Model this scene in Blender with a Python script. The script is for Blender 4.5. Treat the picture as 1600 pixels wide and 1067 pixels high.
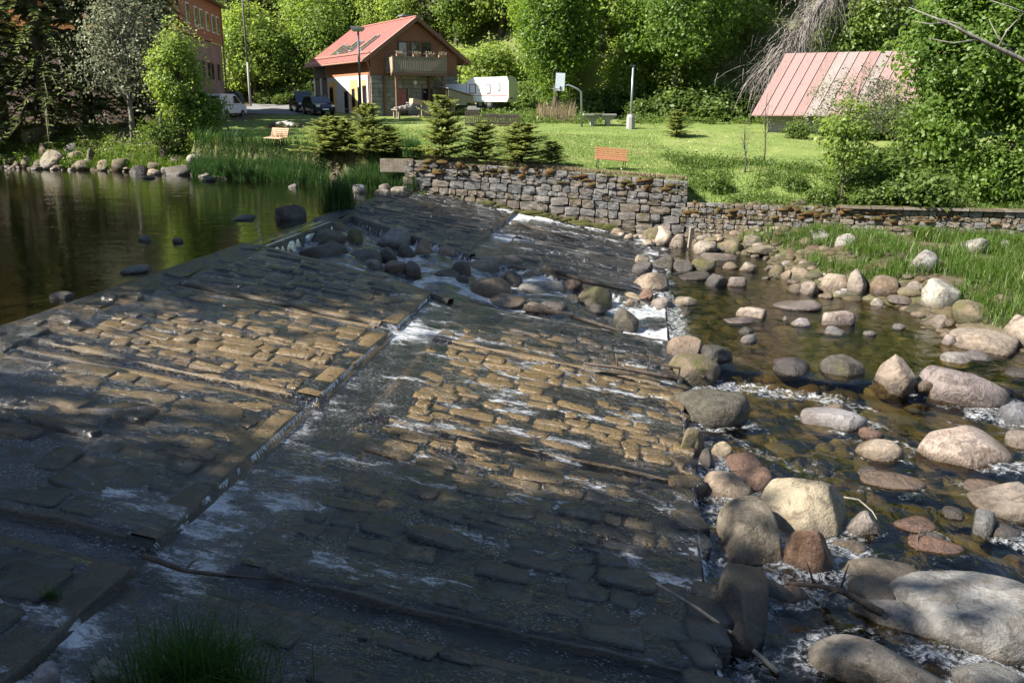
import bpy, bmesh, math, random
import numpy as np
from mathutils import Vector, Matrix, Euler
for o in list(bpy.data.objects): bpy.data.objects.remove(o)
SC = bpy.context.scene
COL = SC.collection
R = math.radians
# ------------------------------------------------------------------ camera, sky, sun, exposure
F, CZ, PITCH = 1400.0, 5.9, math.atan(367/1400)
cam = bpy.data.cameras.new("camera"); camo = bpy.data.objects.new("camera", cam); COL.objects.link(camo)
cam.sensor_width = 36; cam.lens = F/1600*36; cam.clip_end = 2000; cam.clip_start = 0.1
camo.location = (0, 0, CZ); camo.rotation_euler = (R(90)-PITCH, 0, 0)
SC.camera = camo
SUN_EL, SUN_AZ = 42.0, math.atan2(-0.97, -0.24)
w = bpy.data.worlds.new("World"); SC.world = w; w.use_nodes = True
nt = w.node_tree
sky = nt.nodes.new("ShaderNodeTexSky"); sky.sky_type = 'NISHITA'; sky.sun_disc = False
sky.sun_elevation = R(SUN_EL); sky.sun_rotation = SUN_AZ % (2*math.pi)
sky.air_density = 1.0; sky.dust_density = 0.6; sky.ozone_density = 1.0
nt.links.new(sky.outputs[0], nt.nodes["Background"].inputs[0]); nt.nodes["Background"].inputs[1].default_value = 0.07
sun = bpy.data.lights.new("sun", 'SUN'); suno = bpy.data.objects.new("sun", sun); COL.objects.link(suno)
sun.energy = 5.0; sun.angle = R(0.5); sun.color = (1.0, 0.95, 0.87)
SD = Vector((math.sin(SUN_AZ)*math.cos(R(SUN_EL)), math.cos(SUN_AZ)*math.cos(R(SUN_EL)), math.sin(R(SUN_EL))))
suno.rotation_euler = SD.to_track_quat('Z', 'Y').to_euler(); suno.location = (-40, -10, 60)
SC.view_settings.view_transform = 'Standard'; SC.view_settings.look = 'None'
SC.view_settings.exposure = 1.6; SC.view_settings.gamma = 1.0; SC.view_settings.use_curve_mapping = False
SC.render.engine = 'CYCLES'
cy = SC.cycles
cy.max_bounces = 8; cy.diffuse_bounces = 3; cy.glossy_bounces = 3; cy.transmission_bounces = 4; cy.transparent_max_bounces = 12
cy.caustics_reflective = False; cy.caustics_refractive = False; cy.sample_clamp_indirect = 6.0
cy.use_denoising = True; cy.denoiser = 'OPENIMAGEDENOISE'

# ------------------------------------------------------------------ geometry helpers
cP, sP = math.cos(PITCH), math.sin(PITCH)
def ray(u, v):
    x = (u-800)/F; y = -(v-533.5)/F
    return np.array([x, cP+y*sP, -sP+y*cP])
def at_z(u, v, z):
    r = ray(u, v); t = (z-CZ)/r[2]; return r*t+np.array([0, 0, CZ])
def at_y(u, v, y):
    r = ray(u, v); return r*(y/r[1])+np.array([0, 0, CZ])
def vnoise(p, seed=0):
    p = np.asarray(p, float); i = np.floor(p).astype(np.int64); f = p-i; f = f*f*(3-2*f)
    def h(a):
        n = (a[..., 0]*374761393 + a[..., 1]*668265263 + a[..., 2]*2147483647 + seed*1274126177) & 0xffffffff
        n = ((n ^ (n >> 13))*1274126177) & 0xffffffff
        return ((n ^ (n >> 16)) & 0xffff)/65535.0
    r = 0
    for dx in (0, 1):
        for dy in (0, 1):
            for dz in (0, 1):
                wgt = (f[..., 0] if dx else 1-f[..., 0])*(f[..., 1] if dy else 1-f[..., 1])*(f[..., 2] if dz else 1-f[..., 2])
                r = r + wgt*h(i+np.array([dx, dy, dz]))
    return r
def fbm(p, octv=4, seed=0):
    p = np.asarray(p, float); r = 0; a = 0.5
    for k in range(octv):
        r = r+a*vnoise(p*(2.03**k)+17.3*k, seed+k); a *= 0.5
    return r
def fbm2(x, y, s, octv=3, seed=0):
    x, y = np.broadcast_arrays(np.asarray(x, float), np.asarray(y, float))
    return fbm(np.stack([x/s, y/s, np.zeros_like(x)], -1), octv, seed)
def sstep(a, b, x):
    t = np.clip((np.asarray(x, float)-a)/(b-a), 0, 1); return t*t*(3-2*t)

def mesh_np(name, V, Fq, mat=None, smooth=False, attr=None, fattr=None):
    V = np.asarray(V, np.float32).reshape(-1, 3); Fq = np.asarray(Fq, np.int32)
    me = bpy.data.meshes.new(name)
    k = Fq.shape[1]; n = len(Fq)
    me.vertices.add(len(V)); me.vertices.foreach_set("co", V.ravel())
    me.loops.add(n*k); me.loops.foreach_set("vertex_index", Fq.ravel())
    me.polygons.add(n); me.polygons.foreach_set("loop_start", np.arange(0, n*k, k, dtype=np.int32))
    if smooth: me.polygons.foreach_set("use_smooth", np.ones(n, bool))
    me.update(calc_edges=True)
    for dom, d in (('POINT', attr), ('FACE', fattr)):
        for key, val in (d or {}).items():
            at = me.attributes.new(key, 'FLOAT', dom); at.data.foreach_set("value", np.asarray(val, np.float32).ravel())
    if mat: me.materials.append(mat)
    return me
def link(name, me, parent=None, loc=None, rot=None, scale=None):
    o = bpy.data.objects.new(name, me); COL.objects.link(o)
    if parent: o.parent = parent
    if loc is not None: o.location = loc
    if rot is not None: o.rotation_euler = rot
    if scale is not None: o.scale = scale
    return o
def tag(o, label=None, cat=None, group=None, kind=None):
    if label: o["label"] = label
    if cat: o["category"] = cat
    if group: o["group"] = group
    if kind: o["kind"] = kind
    return o
def thing(name, label, cat, loc=(0, 0, 0), rz=0, group=None):
    o = bpy.data.objects.new(name, None); COL.objects.link(o); o.location = loc; o.rotation_euler = (0, 0, rz)
    o.empty_display_size = 0.2
    return tag(o, label, cat, group)
def dup(root, loc, rz=0, label=None, scale=None):
    r = root.copy(); COL.objects.link(r); r.location = loc; r.rotation_euler = (0, 0, rz)
    if label: r["label"] = label
    if scale is not None: r.scale = scale
    for ch in list(root.children):
        c = ch.copy(); COL.objects.link(c); c.parent = r
        for g in ch.children:
            d = g.copy(); COL.objects.link(d); d.parent = c
    return r
class MB:
    def __init__(s): s.v = []; s.f = []
    def add(s, V, Fs):
        n = len(s.v); s.v += [tuple(map(float, p)) for p in V]; s.f += [[i+n for i in f] for f in Fs]; return s
    def box(s, c, d, rot=None):
        hx, hy, hz = d[0]/2, d[1]/2, d[2]/2
        P = [Vector((x, y, z)) for x in (-hx, hx) for y in (-hy, hy) for z in (-hz, hz)]
        if rot: M = Euler(rot).to_matrix(); P = [M@p for p in P]
        P = [p+Vector(c) for p in P]
        return s.add(P, [(0, 1, 3, 2), (4, 6, 7, 5), (0, 4, 5, 1), (2, 3, 7, 6), (0, 2, 6, 4), (1, 5, 7, 3)])
    def bar(s, a, b, wd, ht=None):
        a, b = Vector(a), Vector(b); d = b-a; q = d.to_track_quat('Y', 'Z').to_matrix(); ht = ht or wd
        P = [q@Vector((x, y*d.length, z))+a for x in (-wd/2, wd/2) for y in (0, 1) for z in (-ht/2, ht/2)]
        return s.add(P, [(0, 1, 3, 2), (4, 6, 7, 5), (0, 4, 5, 1), (2, 3, 7, 6), (0, 2, 6, 4), (1, 5, 7, 3)])
    def tube(s, pts, rad, n=8, cap=True):
        pts = [Vector(p) for p in pts]; rs = rad if isinstance(rad, (list, tuple)) else [rad]*len(pts)
        rings = []; V = []; up = Vector((0.13, 0.31, 0.94))
        for i, p in enumerate(pts):
            d = (pts[min(i+1, len(pts)-1)]-pts[max(i-1, 0)]).normalized()
            x = d.cross(up)
            if x.length < 0.05: x = d.cross(Vector((1, 0, 0)))
            x.normalize(); y = d.cross(x)
            for k in range(n):
                a = 2*math.pi*k/n; V.append(p+(x*math.cos(a)+y*math.sin(a))*rs[i])
        Fs = [(i*n+k, i*n+(k+1) % n, (i+1)*n+(k+1) % n, (i+1)*n+k) for i in range(len(pts)-1) for k in range(n)]
        if cap: Fs += [list(range(n))[::-1], [(len(pts)-1)*n+k for k in range(n)]]
        return s.add(V, Fs)
    def prism(s, poly, y0, y1, axis='y'):
        n = len(poly)
        if axis == 'y': V = [(p[0], y0, p[1]) for p in poly]+[(p[0], y1, p[1]) for p in poly]
        elif axis == 'x': V = [(y0, p[0], p[1]) for p in poly]+[(y1, p[0], p[1]) for p in poly]
        else: V = [(p[0], p[1], y0) for p in poly]+[(p[0], p[1], y1) for p in poly]
        return s.add(V, [list(range(n)), list(range(2*n-1, n-1, -1))]+[(i, (i+1) % n, n+(i+1) % n, n+i) for i in range(n)])
    def mesh(s, name, mat, smooth=False, bevel=0):
        me = bpy.data.meshes.new(name); me.from_pydata(s.v, [], s.f)
        bm = bmesh.new(); bm.from_mesh(me); bmesh.ops.recalc_face_normals(bm, faces=bm.faces)
        if bevel: bmesh.ops.bevel(bm, geom=bm.edges[:], offset=bevel, segments=2, affect='EDGES', profile=0.7)
        if smooth:
            for f in bm.faces: f.smooth = True
        bm.to_mesh(me); bm.free(); me.materials.append(mat); return me
    def build(s, name, mat, parent=None, smooth=False, bevel=0, **k):
        return link(name, s.mesh(name, mat, smooth, bevel), parent, **k)

# ------------------------------------------------------------------ material helper
class NT:
    def __init__(s, name):
        s.m = bpy.data.materials.new(name); s.m.use_nodes = True; s.t = s.m.node_tree; s.t.nodes.clear()
        s.out = s.n("ShaderNodeOutputMaterial")
    def n(s, t, **k):
        x = s.t.nodes.new(t)
        for a, b in k.items(): setattr(x, a, b)
        return x
    def set(s, sock, v):
        if isinstance(v, bpy.types.NodeSocket): s.t.links.new(v, sock)
        elif isinstance(v, (tuple, list)) and len(v) == 3 and sock.type == 'RGBA': sock.default_value = (*v, 1)
        else: sock.default_value = v
    def coord(s, which='Object'): return s.n("ShaderNodeTexCoord").outputs[which]
    def geo(s, which): return s.n("ShaderNodeNewGeometry").outputs[which]
    def map(s, vec, scale=(1, 1, 1), rot=(0, 0, 0)):
        m = s.n("ShaderNodeMapping"); s.set(m.inputs[0], vec); m.inputs['Scale'].default_value = scale; m.inputs['Rotation'].default_value = rot; return m.outputs[0]
    def noise(s, vec, scale, detail=4, rough=.55, dist=0):
        x = s.n("ShaderNodeTexNoise"); s.set(x.inputs['Vector'], vec); x.inputs['Scale'].default_value = scale
        x.inputs['Detail'].default_value = detail; x.inputs['Roughness'].default_value = rough; x.inputs['Distortion'].default_value = dist
        return x.outputs[0]
    def vor(s, vec, scale, feature='F1', out='Distance'):
        x = s.n("ShaderNodeTexVoronoi", feature=feature); s.set(x.inputs['Vector'], vec); x.inputs['Scale'].default_value = scale; return x.outputs[out]
    def ramp(s, fac, stops):
        x = s.n("ShaderNodeValToRGB"); s.set(x.inputs[0], fac); e = x.color_ramp.elements
        while len(e) < len(stops): e.new(0.5)
        for q, (p, c) in zip(e, stops): q.position = p; q.color = (*c, 1) if isinstance(c, (tuple, list)) else (c, c, c, 1)
        return x.outputs[0]
    def mix(s, f, a, b, blend='MIX'):
        x = s.n("ShaderNodeMix", data_type='RGBA', blend_type=blend); s.set(x.inputs[0], f); s.set(x.inputs[6], a); s.set(x.inputs[7], b); return x.outputs[2]
    def math(s, op, a, b=0, c=0, clamp=False):
        x = s.n("ShaderNodeMath", operation=op, use_clamp=clamp); s.set(x.inputs[0], a); s.set(x.inputs[1], b); s.set(x.inputs[2], c); return x.outputs[0]
    def step(s, x, a, b):
        m = s.n("ShaderNodeMapRange", interpolation_type='SMOOTHSTEP'); s.set(m.inputs[0], x); s.set(m.inputs[1], a); s.set(m.inputs[2], b); return m.outputs[0]
    def sep(s, v): return s.n("ShaderNodeSeparateXYZ"), v
    def xyz(s, v):
        x = s.n("ShaderNodeSeparateXYZ"); s.set(x.inputs[0], v); return x.outputs
    def bump(s, h, strength=.5, dist=.02, normal=None):
        b = s.n("ShaderNodeBump"); s.set(b.inputs['Height'], h); b.inputs['Strength'].default_value = strength; b.inputs['Distance'].default_value = dist
        if normal: s.set(b.inputs['Normal'], normal)
        return b.outputs[0]
    def attr(s, name, typ='GEOMETRY', out='Fac'):
        a = s.n("ShaderNodeAttribute", attribute_type=typ); a.attribute_name = name; return a.outputs[out]
    def pbr(s, col, rough=.7, normal=None, metal=0, spec=.5, **k):
        b = s.n("ShaderNodeBsdfPrincipled"); s.set(b.inputs['Base Color'], col); s.set(b.inputs['Roughness'], rough); s.set(b.inputs['Metallic'], metal)
        s.set(b.inputs['Specular IOR Level'], spec)
        if normal: s.set(b.inputs['Normal'], normal)
        return b.outputs[0]
    def end(s, sh): s.t.links.new(sh, s.out.inputs[0]); return s.m
def plain(name, col, rough=.6, var=.25, scale=6, metal=0, bump=.0, spec=.5):
    t = NT(name); co = t.coord(); n = t.noise(co, scale, 5)
    k = t.math('MULTIPLY_ADD', n, 2*var, 1-var)
    v = t.n("ShaderNodeVectorMath", operation='SCALE'); v.inputs[0].default_value = col; t.set(v.inputs['Scale'], k)
    nm = t.bump(t.noise(co, scale*6, 3), bump, .01) if bump else None
    return t.end(t.pbr(v.outputs[0], rough, nm, metal, spec))
# ------------------------------------------------------------------ frame of the weir (x = down the apron, y = along the crest, z = normal)
SL = 0.1715
e_ = np.array([0.136, 0.9907, 0.0]); tb = np.array([0.9907, -0.136, 0.0])
ca = math.cos(math.atan(SL)); sa = math.sin(math.atan(SL))
WX = tb*ca+np.array([0, 0, -sa]); WY = e_; WZ = np.cross(WX, WY); WO = np.array([-8.65, 14.65, 2.1])
WM = Matrix(((WX[0], WY[0], WZ[0], WO[0]), (WX[1], WY[1], WZ[1], WO[1]), (WX[2], WY[2], WZ[2], WO[2]), (0, 0, 0, 1)))
def loc2w(x, y, z=0): return WO+np.multiply.outer(x, WX)+np.multiply.outer(y, WY)+np.multiply.outer(z, WZ)
S0, S1, T1 = -12.0, 28.6, 11.75
def yN(x): return np.interp(x, [0, .5, 4, 6, 8, 11, 12], [10.7, 10.6, 9.9, 9.05, 9.0, 9.3, 9.4])
def yF(x): return np.interp(x, [0, .6, 5.4, 7.5, 10.6, 12], [18.4, 18.2, 15.2, 15.0, 13.7, 13.2])
def xstep(y): return np.where(np.asarray(y) < 12, 5.45, 5.15)
GRO = [(-10.3, .3), (-5.1, .5), (.1, .36), (5.3, .3), (20.9, .35)]
def az(x, y):
    x, y = np.broadcast_arrays(np.asarray(x, float), np.asarray(y, float)); st = xstep(y)
    z = np.where(x > st, -.08, 0.0)+.012*(fbm2(x, y, .5, 2, 3)-.4)
    for g, wd in GRO:
        z = np.where((np.abs(y-g) < wd/2) & (x > .45), np.where(x > st, -.2, -.13), z)
    z = np.where((x > st) & (x < st+.9), -.135+.03*fbm2(x, y, .3, 2, 5), z)
    fish = (y > yN(x)) & (y < yF(x)) & (x > .15)
    return np.where(fish, -.62+.12*fbm2(x, y, .8, 2, 7), z)
def w2loc(X, Y):
    dx, dy = np.asarray(X)-WO[0], np.asarray(Y)-WO[1]
    return (dx*tb[0]+dy*tb[1])/ca, dx*e_[0]+dy*e_[1]      # slope length, crest length

# ------------------------------------------------------------------ heights of the land and the two waters
BX = [-90, -33, -19, -8, -4.8, 8, 20, 30, 90]; BY = [66, 58.5, 53, 44.6, 43.1, 40.7, 36.3, 33, 25]
def ybank(x): return np.interp(x, BX, BY)
_sh = np.array([at_z(u, v, .05) for u, v in ((1640, 575), (1600, 548), (1480, 522), (1440, 485), (1300, 462), (1225, 430), (1205, 402), (1090, 385))])
def xbar(y):
    o = np.argsort(_sh[:, 1]); return np.interp(y, np.r_[0, _sh[o, 1]], np.r_[19, _sh[o, 0]])
def zstream(x, y):
    yc = np.interp(x, [2, 4, 7, 9.5, 14], [20.6, 19.9, 18.5, 18.0, 17.6])
    return .05-.24*sstep(.35, -.35, y-yc)-.12*sstep(12.5, 9.5, y)
def ground_h(x, y):
    x, y = np.broadcast_arrays(np.asarray(x, float), np.asarray(y, float))
    d = y-ybank(x)
    zl = np.interp(x, [-90, -30, -19, -4.8, 7.8, 20, 40], [3.0, 3.0, 3.3, 3.52, 2.72, 2.5, 2.6])
    lawn = zl+(4.62-zl)*np.clip((y-42)/22, 0, 1)+.045*np.clip(y-64, 0, 40)
    lawn = lawn+.10*(fbm2(x, y, 5, 3, 11)-.45)
    lawn = np.where((x > 7.9), 1.72+(lawn-1.72)*sstep(0, 5.5, d)+.25*sstep(.5, 2.5, d)*(fbm2(x, y, 1.2, 2, 12)-.4), lawn)
    # soft bank left of the wall: reeds strip, then a turf edge
    strip = 2.18+.25*np.clip(d, 0, 1)+.1*fbm2(x, y, .8, 2, 13)
    k1 = sstep(.9, 1.25, d)*sstep(-5.2, -5.8, x)
    lf = np.where(x < -5.2, strip+(lawn-strip)*np.where(x < -19, sstep(0, 5, d), sstep(.9, 1.25, d)), lawn)
    lf = np.where(x < -18.5, lf+.35*sstep(0, 2, d)*(fbm2(x, y, 1.5, 3, 14)-.42), lf)
    yh = np.interp(x, [-90, -30, -20, -2, 6, 16, 90], [82, 100, 98, 86, 77, 70, 62])
    hill = .62*np.clip(y-yh, 0, 90)*sstep(0, 8, y-yh)+1.5*sstep(2, 14, y-yh)*(fbm2(x, y, 9, 3, 15)-.45)
    lf = lf+hill
    t, s = w2loc(x, y)
    nb = fbm2(x, y, .7, 3, 16)-.45
    pond = 1.25+.5*sstep(3.5, .0, -t)+.14*nb-.3*sstep(12, 25, -t)
    stream = zstream(x, y)-.36+.3*nb
    xb = xbar(y); bar = np.clip(.30*(x-xb)+.02, -.5, .75)+.28*nb
    stream = np.maximum(stream, np.where(x > xb-1.5, bar, -9))
    bed = np.where(t < -.3, pond, np.where(t > T1, stream, 0))
    und = 2.1-SL*t*ca-1.3
    bed = np.where((t >= -.3) & (t <= T1+.05), und, bed)
    h = np.where(d > .1, lf, bed)
    xl = -19-.3*np.clip(y-8, 0, 60)                                  # left shore, out of the frame
    h = np.where((x < xl) & (d <= .1), 2.0+np.clip((xl-x)*.35, 0, 9)+.2*nb, h)
    nearb = sstep(3.2, .2, y)
    return h+(np.maximum(h, 3.2)-h)*nearb
def surface(x, y):
    x, y = np.broadcast_arrays(np.asarray(x, float), np.asarray(y, float))
    t, s = w2loc(x, y); g = ground_h(x, y); inr = y < ybank(x)+.1
    wat = np.where(t < 0, 2.1, np.where(t > T1, zstream(x, y), -9)); g = np.where(inr, np.maximum(g, wat), g)
    apr = (t >= 0) & (t <= T1) & (s > S0) & (s < S1) & inr
    return np.where(apr, 2.1-SL*t*ca+np.where(az(t, s) < -.4, -.3, -.02), g)
def hit(u, v, lo=5.5, hi=140):
    r = ray(u, v); y = np.linspace(lo, hi, 2600); k = y/r[1]
    z = CZ+r[2]*k; x = r[0]*k; below = z <= surface(x, y)
    i = int(np.argmax(below)); p = np.array([x[i], y[i], z[i]]); return p

# ------------------------------------------------------------------ materials of the setting
def leaf_mat(name, dark, lite, trans=.45, rnd=.25):
    t = NT(name); a = t.attr("tint"); ob = t.n("ShaderNodeObjectInfo").outputs['Random']
    f = t.math('MULTIPLY_ADD', ob, rnd, t.math('MULTIPLY', a, 1-rnd))
    c = t.ramp(f, [(0, dark), (1, lite)])
    d = t.n("ShaderNodeBsdfDiffuse"); t.set(d.inputs[0], c)
    tr = t.n("ShaderNodeBsdfTranslucent"); h = t.n("ShaderNodeHueSaturation"); h.inputs['Saturation'].default_value = 1.15; h.inputs['Value'].default_value = 1.5; h.inputs['Hue'].default_value = .49
    t.set(h.inputs['Color'], c); t.set(tr.inputs[0], h.outputs[0])
    g = t.n("ShaderNodeBsdfGlossy"); g.inputs['Roughness'].default_value = .45; g.inputs[0].default_value = (.5, .55, .4, 1)
    m = t.n("ShaderNodeMixShader"); m.inputs[0].default_value = trans; t.set(m.inputs[1], d.outputs[0]); t.set(m.inputs[2], tr.outputs[0])
    m2 = t.n("ShaderNodeMixShader"); m2.inputs[0].default_value = .03; t.set(m2.inputs[1], m.outputs[0]); t.set(m2.inputs[2], g.outputs[0])
    return t.end(m2.outputs[0])
M = {}
M['leaf'] = leaf_mat("maple_leaf", (.055, .105, .018), (.175, .265, .055), .56)
M['leaf2'] = leaf_mat("forest_leaf", (.10, .16, .032), (.28, .355, .095), .58, .45)
M['palel'] = leaf_mat("pale_leaf", (.085, .10, .05), (.27, .28, .19), .35)
M['needle'] = leaf_mat("needle", (.035, .052, .018), (.20, .235, .08), .4)
M['young'] = leaf_mat("young_needle", (.09, .12, .028), (.32, .35, .11), .45)
M['grass'] = leaf_mat("grass_blade", (.035, .075, .012), (.12, .19, .035), .45)
M['reed'] = leaf_mat("reed_blade", (.022, .055, .018), (.060, .115, .034), .4)
M['weed'] = leaf_mat("weed_leaf", (.05, .085, .018), (.14, .195, .05), .45)
M['dry'] = leaf_mat("dry_stalk", (.16, .12, .07), (.36, .29, .19), .25)
M['fgrass'] = leaf_mat("tussock_blade", (.02, .05, .012), (.06, .13, .025), .4)
def bark_mat(name, a, b, sc=6):
    t = NT(name); co = t.coord(); n = t.noise(t.map(co, (1, 1, .25)), sc, 5, .65)
    c = t.ramp(n, [(.3, a), (.7, b)]); return t.end(t.pbr(c, .9, t.bump(n, .8, .04)))
M['bark'] = bark_mat("bark", (.035, .027, .02), (.12, .10, .08))
M['bark_pale'] = bark_mat("pale_bark", (.10, .09, .075), (.26, .24, .20))
M['deadwood'] = bark_mat("dead_wood", (.10, .083, .07), (.24, .21, .18))
M['stick'] = bark_mat("stick_bark", (.018, .013, .01), (.10, .075, .055), 9)

def ground_mat():
    t = NT("ground"); p = t.geo('Position'); lawn = t.attr("lawn"); wet = t.attr("bed")
    n1 = t.noise(p, .35, 4, .6); n2 = t.noise(p, 3.0, 4, .65); n3 = t.noise(p, 22, 3, .7)
    g = t.ramp(n1, [(.30, (.10, .155, .030)), (.52, (.15, .20, .045)), (.70, (.24, .24, .085))])
    g = t.mix(t.step(n2, .45, .72), g, (.070, .12, .02)); g = t.mix(t.math('MULTIPLY', n3, .55), g, (.19, .22, .07))
    d = t.ramp(n2, [(.3, (.045, .035, .022)), (.6, (.12, .095, .06)), (.8, (.20, .165, .11))])
    d = t.mix(t.math('MULTIPLY', t.step(n1, .4, .6), .6), d, (.06, .075, .02))
    b = t.ramp(t.noise(p, 2.1, 5, .7, .5), [(0, (.03, .026, .013)), (.4, (.065, .055, .025)), (.7, (.095, .08, .036)), (1, (.17, .14, .08))])
    b = t.mix(t.math('MULTIPLY', n2, .5), b, (.05, .045, .015))
    c = t.mix(lawn, d, g); c = t.mix(wet, c, b)
    return t.end(t.pbr(c, .9, t.bump(t.math('ADD', n3, n2), .6, .08), spec=.2))
M['ground'] = ground_mat()

def water_mat(name, tint, bscale, bstr, rough, deep=None, stretch=(1, 1, 1), rot=0, foam_glint=1.0, bdist=.05):
    t = NT(name); p = t.coord('Object'); q = t.map(p, stretch, (0, 0, rot))
    n1 = t.noise(q, bscale, 3, .55, .4); n2 = t.noise(q, bscale*3.7, 3, .6)
    h = t.math('MULTIPLY_ADD', n2, .35, n1); nm = t.bump(h, bstr, bdist)
    tr = t.n("ShaderNodeBsdfTransparent"); t.set(tr.inputs[0], tint)
    gl = t.n("ShaderNodeBsdfGlossy"); gl.inputs['Roughness'].default_value = rough; gl.inputs[0].default_value = (1, 1, 1, 1); t.set(gl.inputs['Normal'], nm)
    fr = t.n("ShaderNodeFresnel"); fr.inputs[0].default_value = 1.333 if foam_glint < 2 else 1.42; t.set(fr.inputs['Normal'], nm)
    body = tr.outputs[0]
    if deep:
        df = t.n("ShaderNodeBsdfDiffuse"); t.set(df.inputs[0], deep); mm = t.n("ShaderNodeMixShader"); mm.inputs[0].default_value = .25
        t.set(mm.inputs[1], body); t.set(mm.inputs[2], df.outputs[0]); body = mm.outputs[0]
    m = t.n("ShaderNodeMixShader"); t.set(m.inputs[0], fr.outputs[0]); t.set(m.inputs[1], body); t.set(m.inputs[2], gl.outputs[0])
    sh = m.outputs[0]
    if foam_glint:
        fo = t.attr("foam"); fn = t.noise(q, 8.0, 7, .78, .6); fn2 = t.noise(q, 42, 3, .75)
        mk = t.math('ADD', t.math('MULTIPLY', fo, 1.0), t.math('MULTIPLY_ADD', fn2, .55, t.math('MULTIPLY_ADD', fn, 2.5, -1.98)))
        mk = t.step(mk, .12, .85)
        if foam_glint > 1: mk = t.math('MAXIMUM', mk, t.math('MULTIPLY', t.math('MULTIPLY', t.step(t.noise(t.map(q, (.55, 1, 1)), 75, 2, .6), .575, .69), t.step(t.noise(q, 2.6, 4, .65), .36, .60)), .6))  # fine white flecks painted as sun glints, laid over the foam mask
        fd = t.n("ShaderNodeBsdfDiffuse"); t.set(fd.inputs[0], (.78, .80, .82)); t.set(fd.inputs['Normal'], t.bump(fn2, .6, .05))
        ft = t.n("ShaderNodeBsdfTranslucent"); t.set(ft.inputs[0], (.7, .75, .78))
        fm = t.n("ShaderNodeMixShader"); fm.inputs[0].default_value = .3; t.set(fm.inputs[1], fd.outputs[0]); t.set(fm.inputs[2], ft.outputs[0])
        m2 = t.n("ShaderNodeMixShader"); t.set(m2.inputs[0], t.math('MULTIPLY', mk, .80)); t.set(m2.inputs[1], sh); t.set(m2.inputs[2], fm.outputs[0]); sh = m2.outputs[0]
    return t.end(sh)
M['pond'] = water_mat("pond_water", (.56, .47, .26), 1.25, .38, .02, (.020, .018, .007), (.45, 1.0, 1), 0, 0, .05)
M['stream'] = water_mat("stream_water", (.66, .60, .38), 2.6, .45, .06, None, (1, 1, 1), .4, 1.0, .06)
M['film'] = water_mat("film_water", (.86, .80, .68), 9, 1.0, .06, None, (.5, 1, 1), 0, 2.0, .035)

def stone_mat(name, cols, wetk=0.0, moss=.0, rough=.8, algae_sunband=0, bscale=1.0):
    t = NT(name); p = t.coord('Object') if not algae_sunband else t.geo('Position'); isl = t.geo('Random Per Island'); ob = t.n("ShaderNodeObjectInfo").outputs['Random']
    wp = t.geo('Position')
    n1 = t.noise(wp, 2.2*bscale, 5, .65); n2 = t.noise(wp, 16*bscale, 5, .7); n3 = t.noise(wp, 70, 2, .6)
    f = t.math('FRACT', t.math('ADD', isl, ob)); k = len(cols)
    c = t.ramp(f, [(i/(k-1), q) for i, q in enumerate(cols)])
    c = t.mix(t.math('MULTIPLY', t.step(n1, .35, .7), .55), c, tuple(x*.45 for x in cols[0])); c = t.mix(t.math('MULTIPLY', t.step(n2, .5, .75), .5), c, tuple(min(1, x*1.5) for x in cols[-1]))
    if algae_sunband:        # golden algal tint, gathered mid-apron to paint in the sunlit band, thinning unevenly
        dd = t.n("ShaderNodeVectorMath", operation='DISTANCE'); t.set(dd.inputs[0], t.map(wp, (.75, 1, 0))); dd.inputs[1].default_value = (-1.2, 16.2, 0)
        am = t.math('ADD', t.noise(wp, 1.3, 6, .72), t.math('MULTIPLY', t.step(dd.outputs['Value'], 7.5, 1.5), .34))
        c = t.mix(t.math('MULTIPLY', t.step(am, .56, .82), algae_sunband), c, (.25, .16, .058))
    if moss:
        nz = t.xyz(t.geo('Normal'))[2]
        mk = t.step(t.math('MULTIPLY_ADD', nz, .25, t.noise(wp, 1.6, 5, .65)), .62-moss*.3, .80-moss*.3)
        c = t.mix(mk, c, t.ramp(n2, [(.3, (.035, .04, .008)), (.7, (.10, .095, .022))]))
    h = t.math('MULTIPLY_ADD', n2, .8, t.math('MULTIPLY_ADD', n1, 1.0, t.math('MULTIPLY', n3, .25)))
    rg = t.math('MULTIPLY_ADD', n2, .3, rough-.15)
    n4 = t.noise(wp, 38*bscale, 4, .7)
    c = t.mix(t.math('MULTIPLY', t.step(n4, .43, .60), .85 if wetk else .35), c, t.mix(1, c, (.32, .32, .33), 'MULTIPLY'))
    h = t.math('MULTIPLY_ADD', n4, -.5, h)
    return t.end(t.pbr(c, rg, t.bump(h, 1.0, .04), spec=.35+wetk*.45))
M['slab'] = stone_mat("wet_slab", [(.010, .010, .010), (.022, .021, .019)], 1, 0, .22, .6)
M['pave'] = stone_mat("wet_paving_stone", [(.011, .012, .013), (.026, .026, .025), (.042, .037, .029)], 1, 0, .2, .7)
M['kerb'] = stone_mat("wet_concrete", [(.030, .024, .016), (.070, .050, .028)], 1, 0, .3, .8)
M['wallstone'] = stone_mat("wall_stone", [(.15, .142, .132), (.225, .215, .20), (.25, .215, .18), (.195, .19, .18)], 0, 0, .9)
M['wallbrown'] = stone_mat("brown_wall_stone", [(.15, .115, .08), (.235, .195, .155), (.26, .23, .19)], 0, .15, .9)
M['mortar'] = stone_mat("mortar", [(.07, .05, .035), (.12, .085, .06)], 0, .25, .95)
M['mossm'] = stone_mat("moss", [(.12, .06, .018), (.18, .10, .03)], 0, .3, .95, 0, 3)
M['mossg'] = stone_mat("green_moss", [(.05, .05, .01), (.10, .10, .02)], 0, .6, .95, 0, 3)

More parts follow.
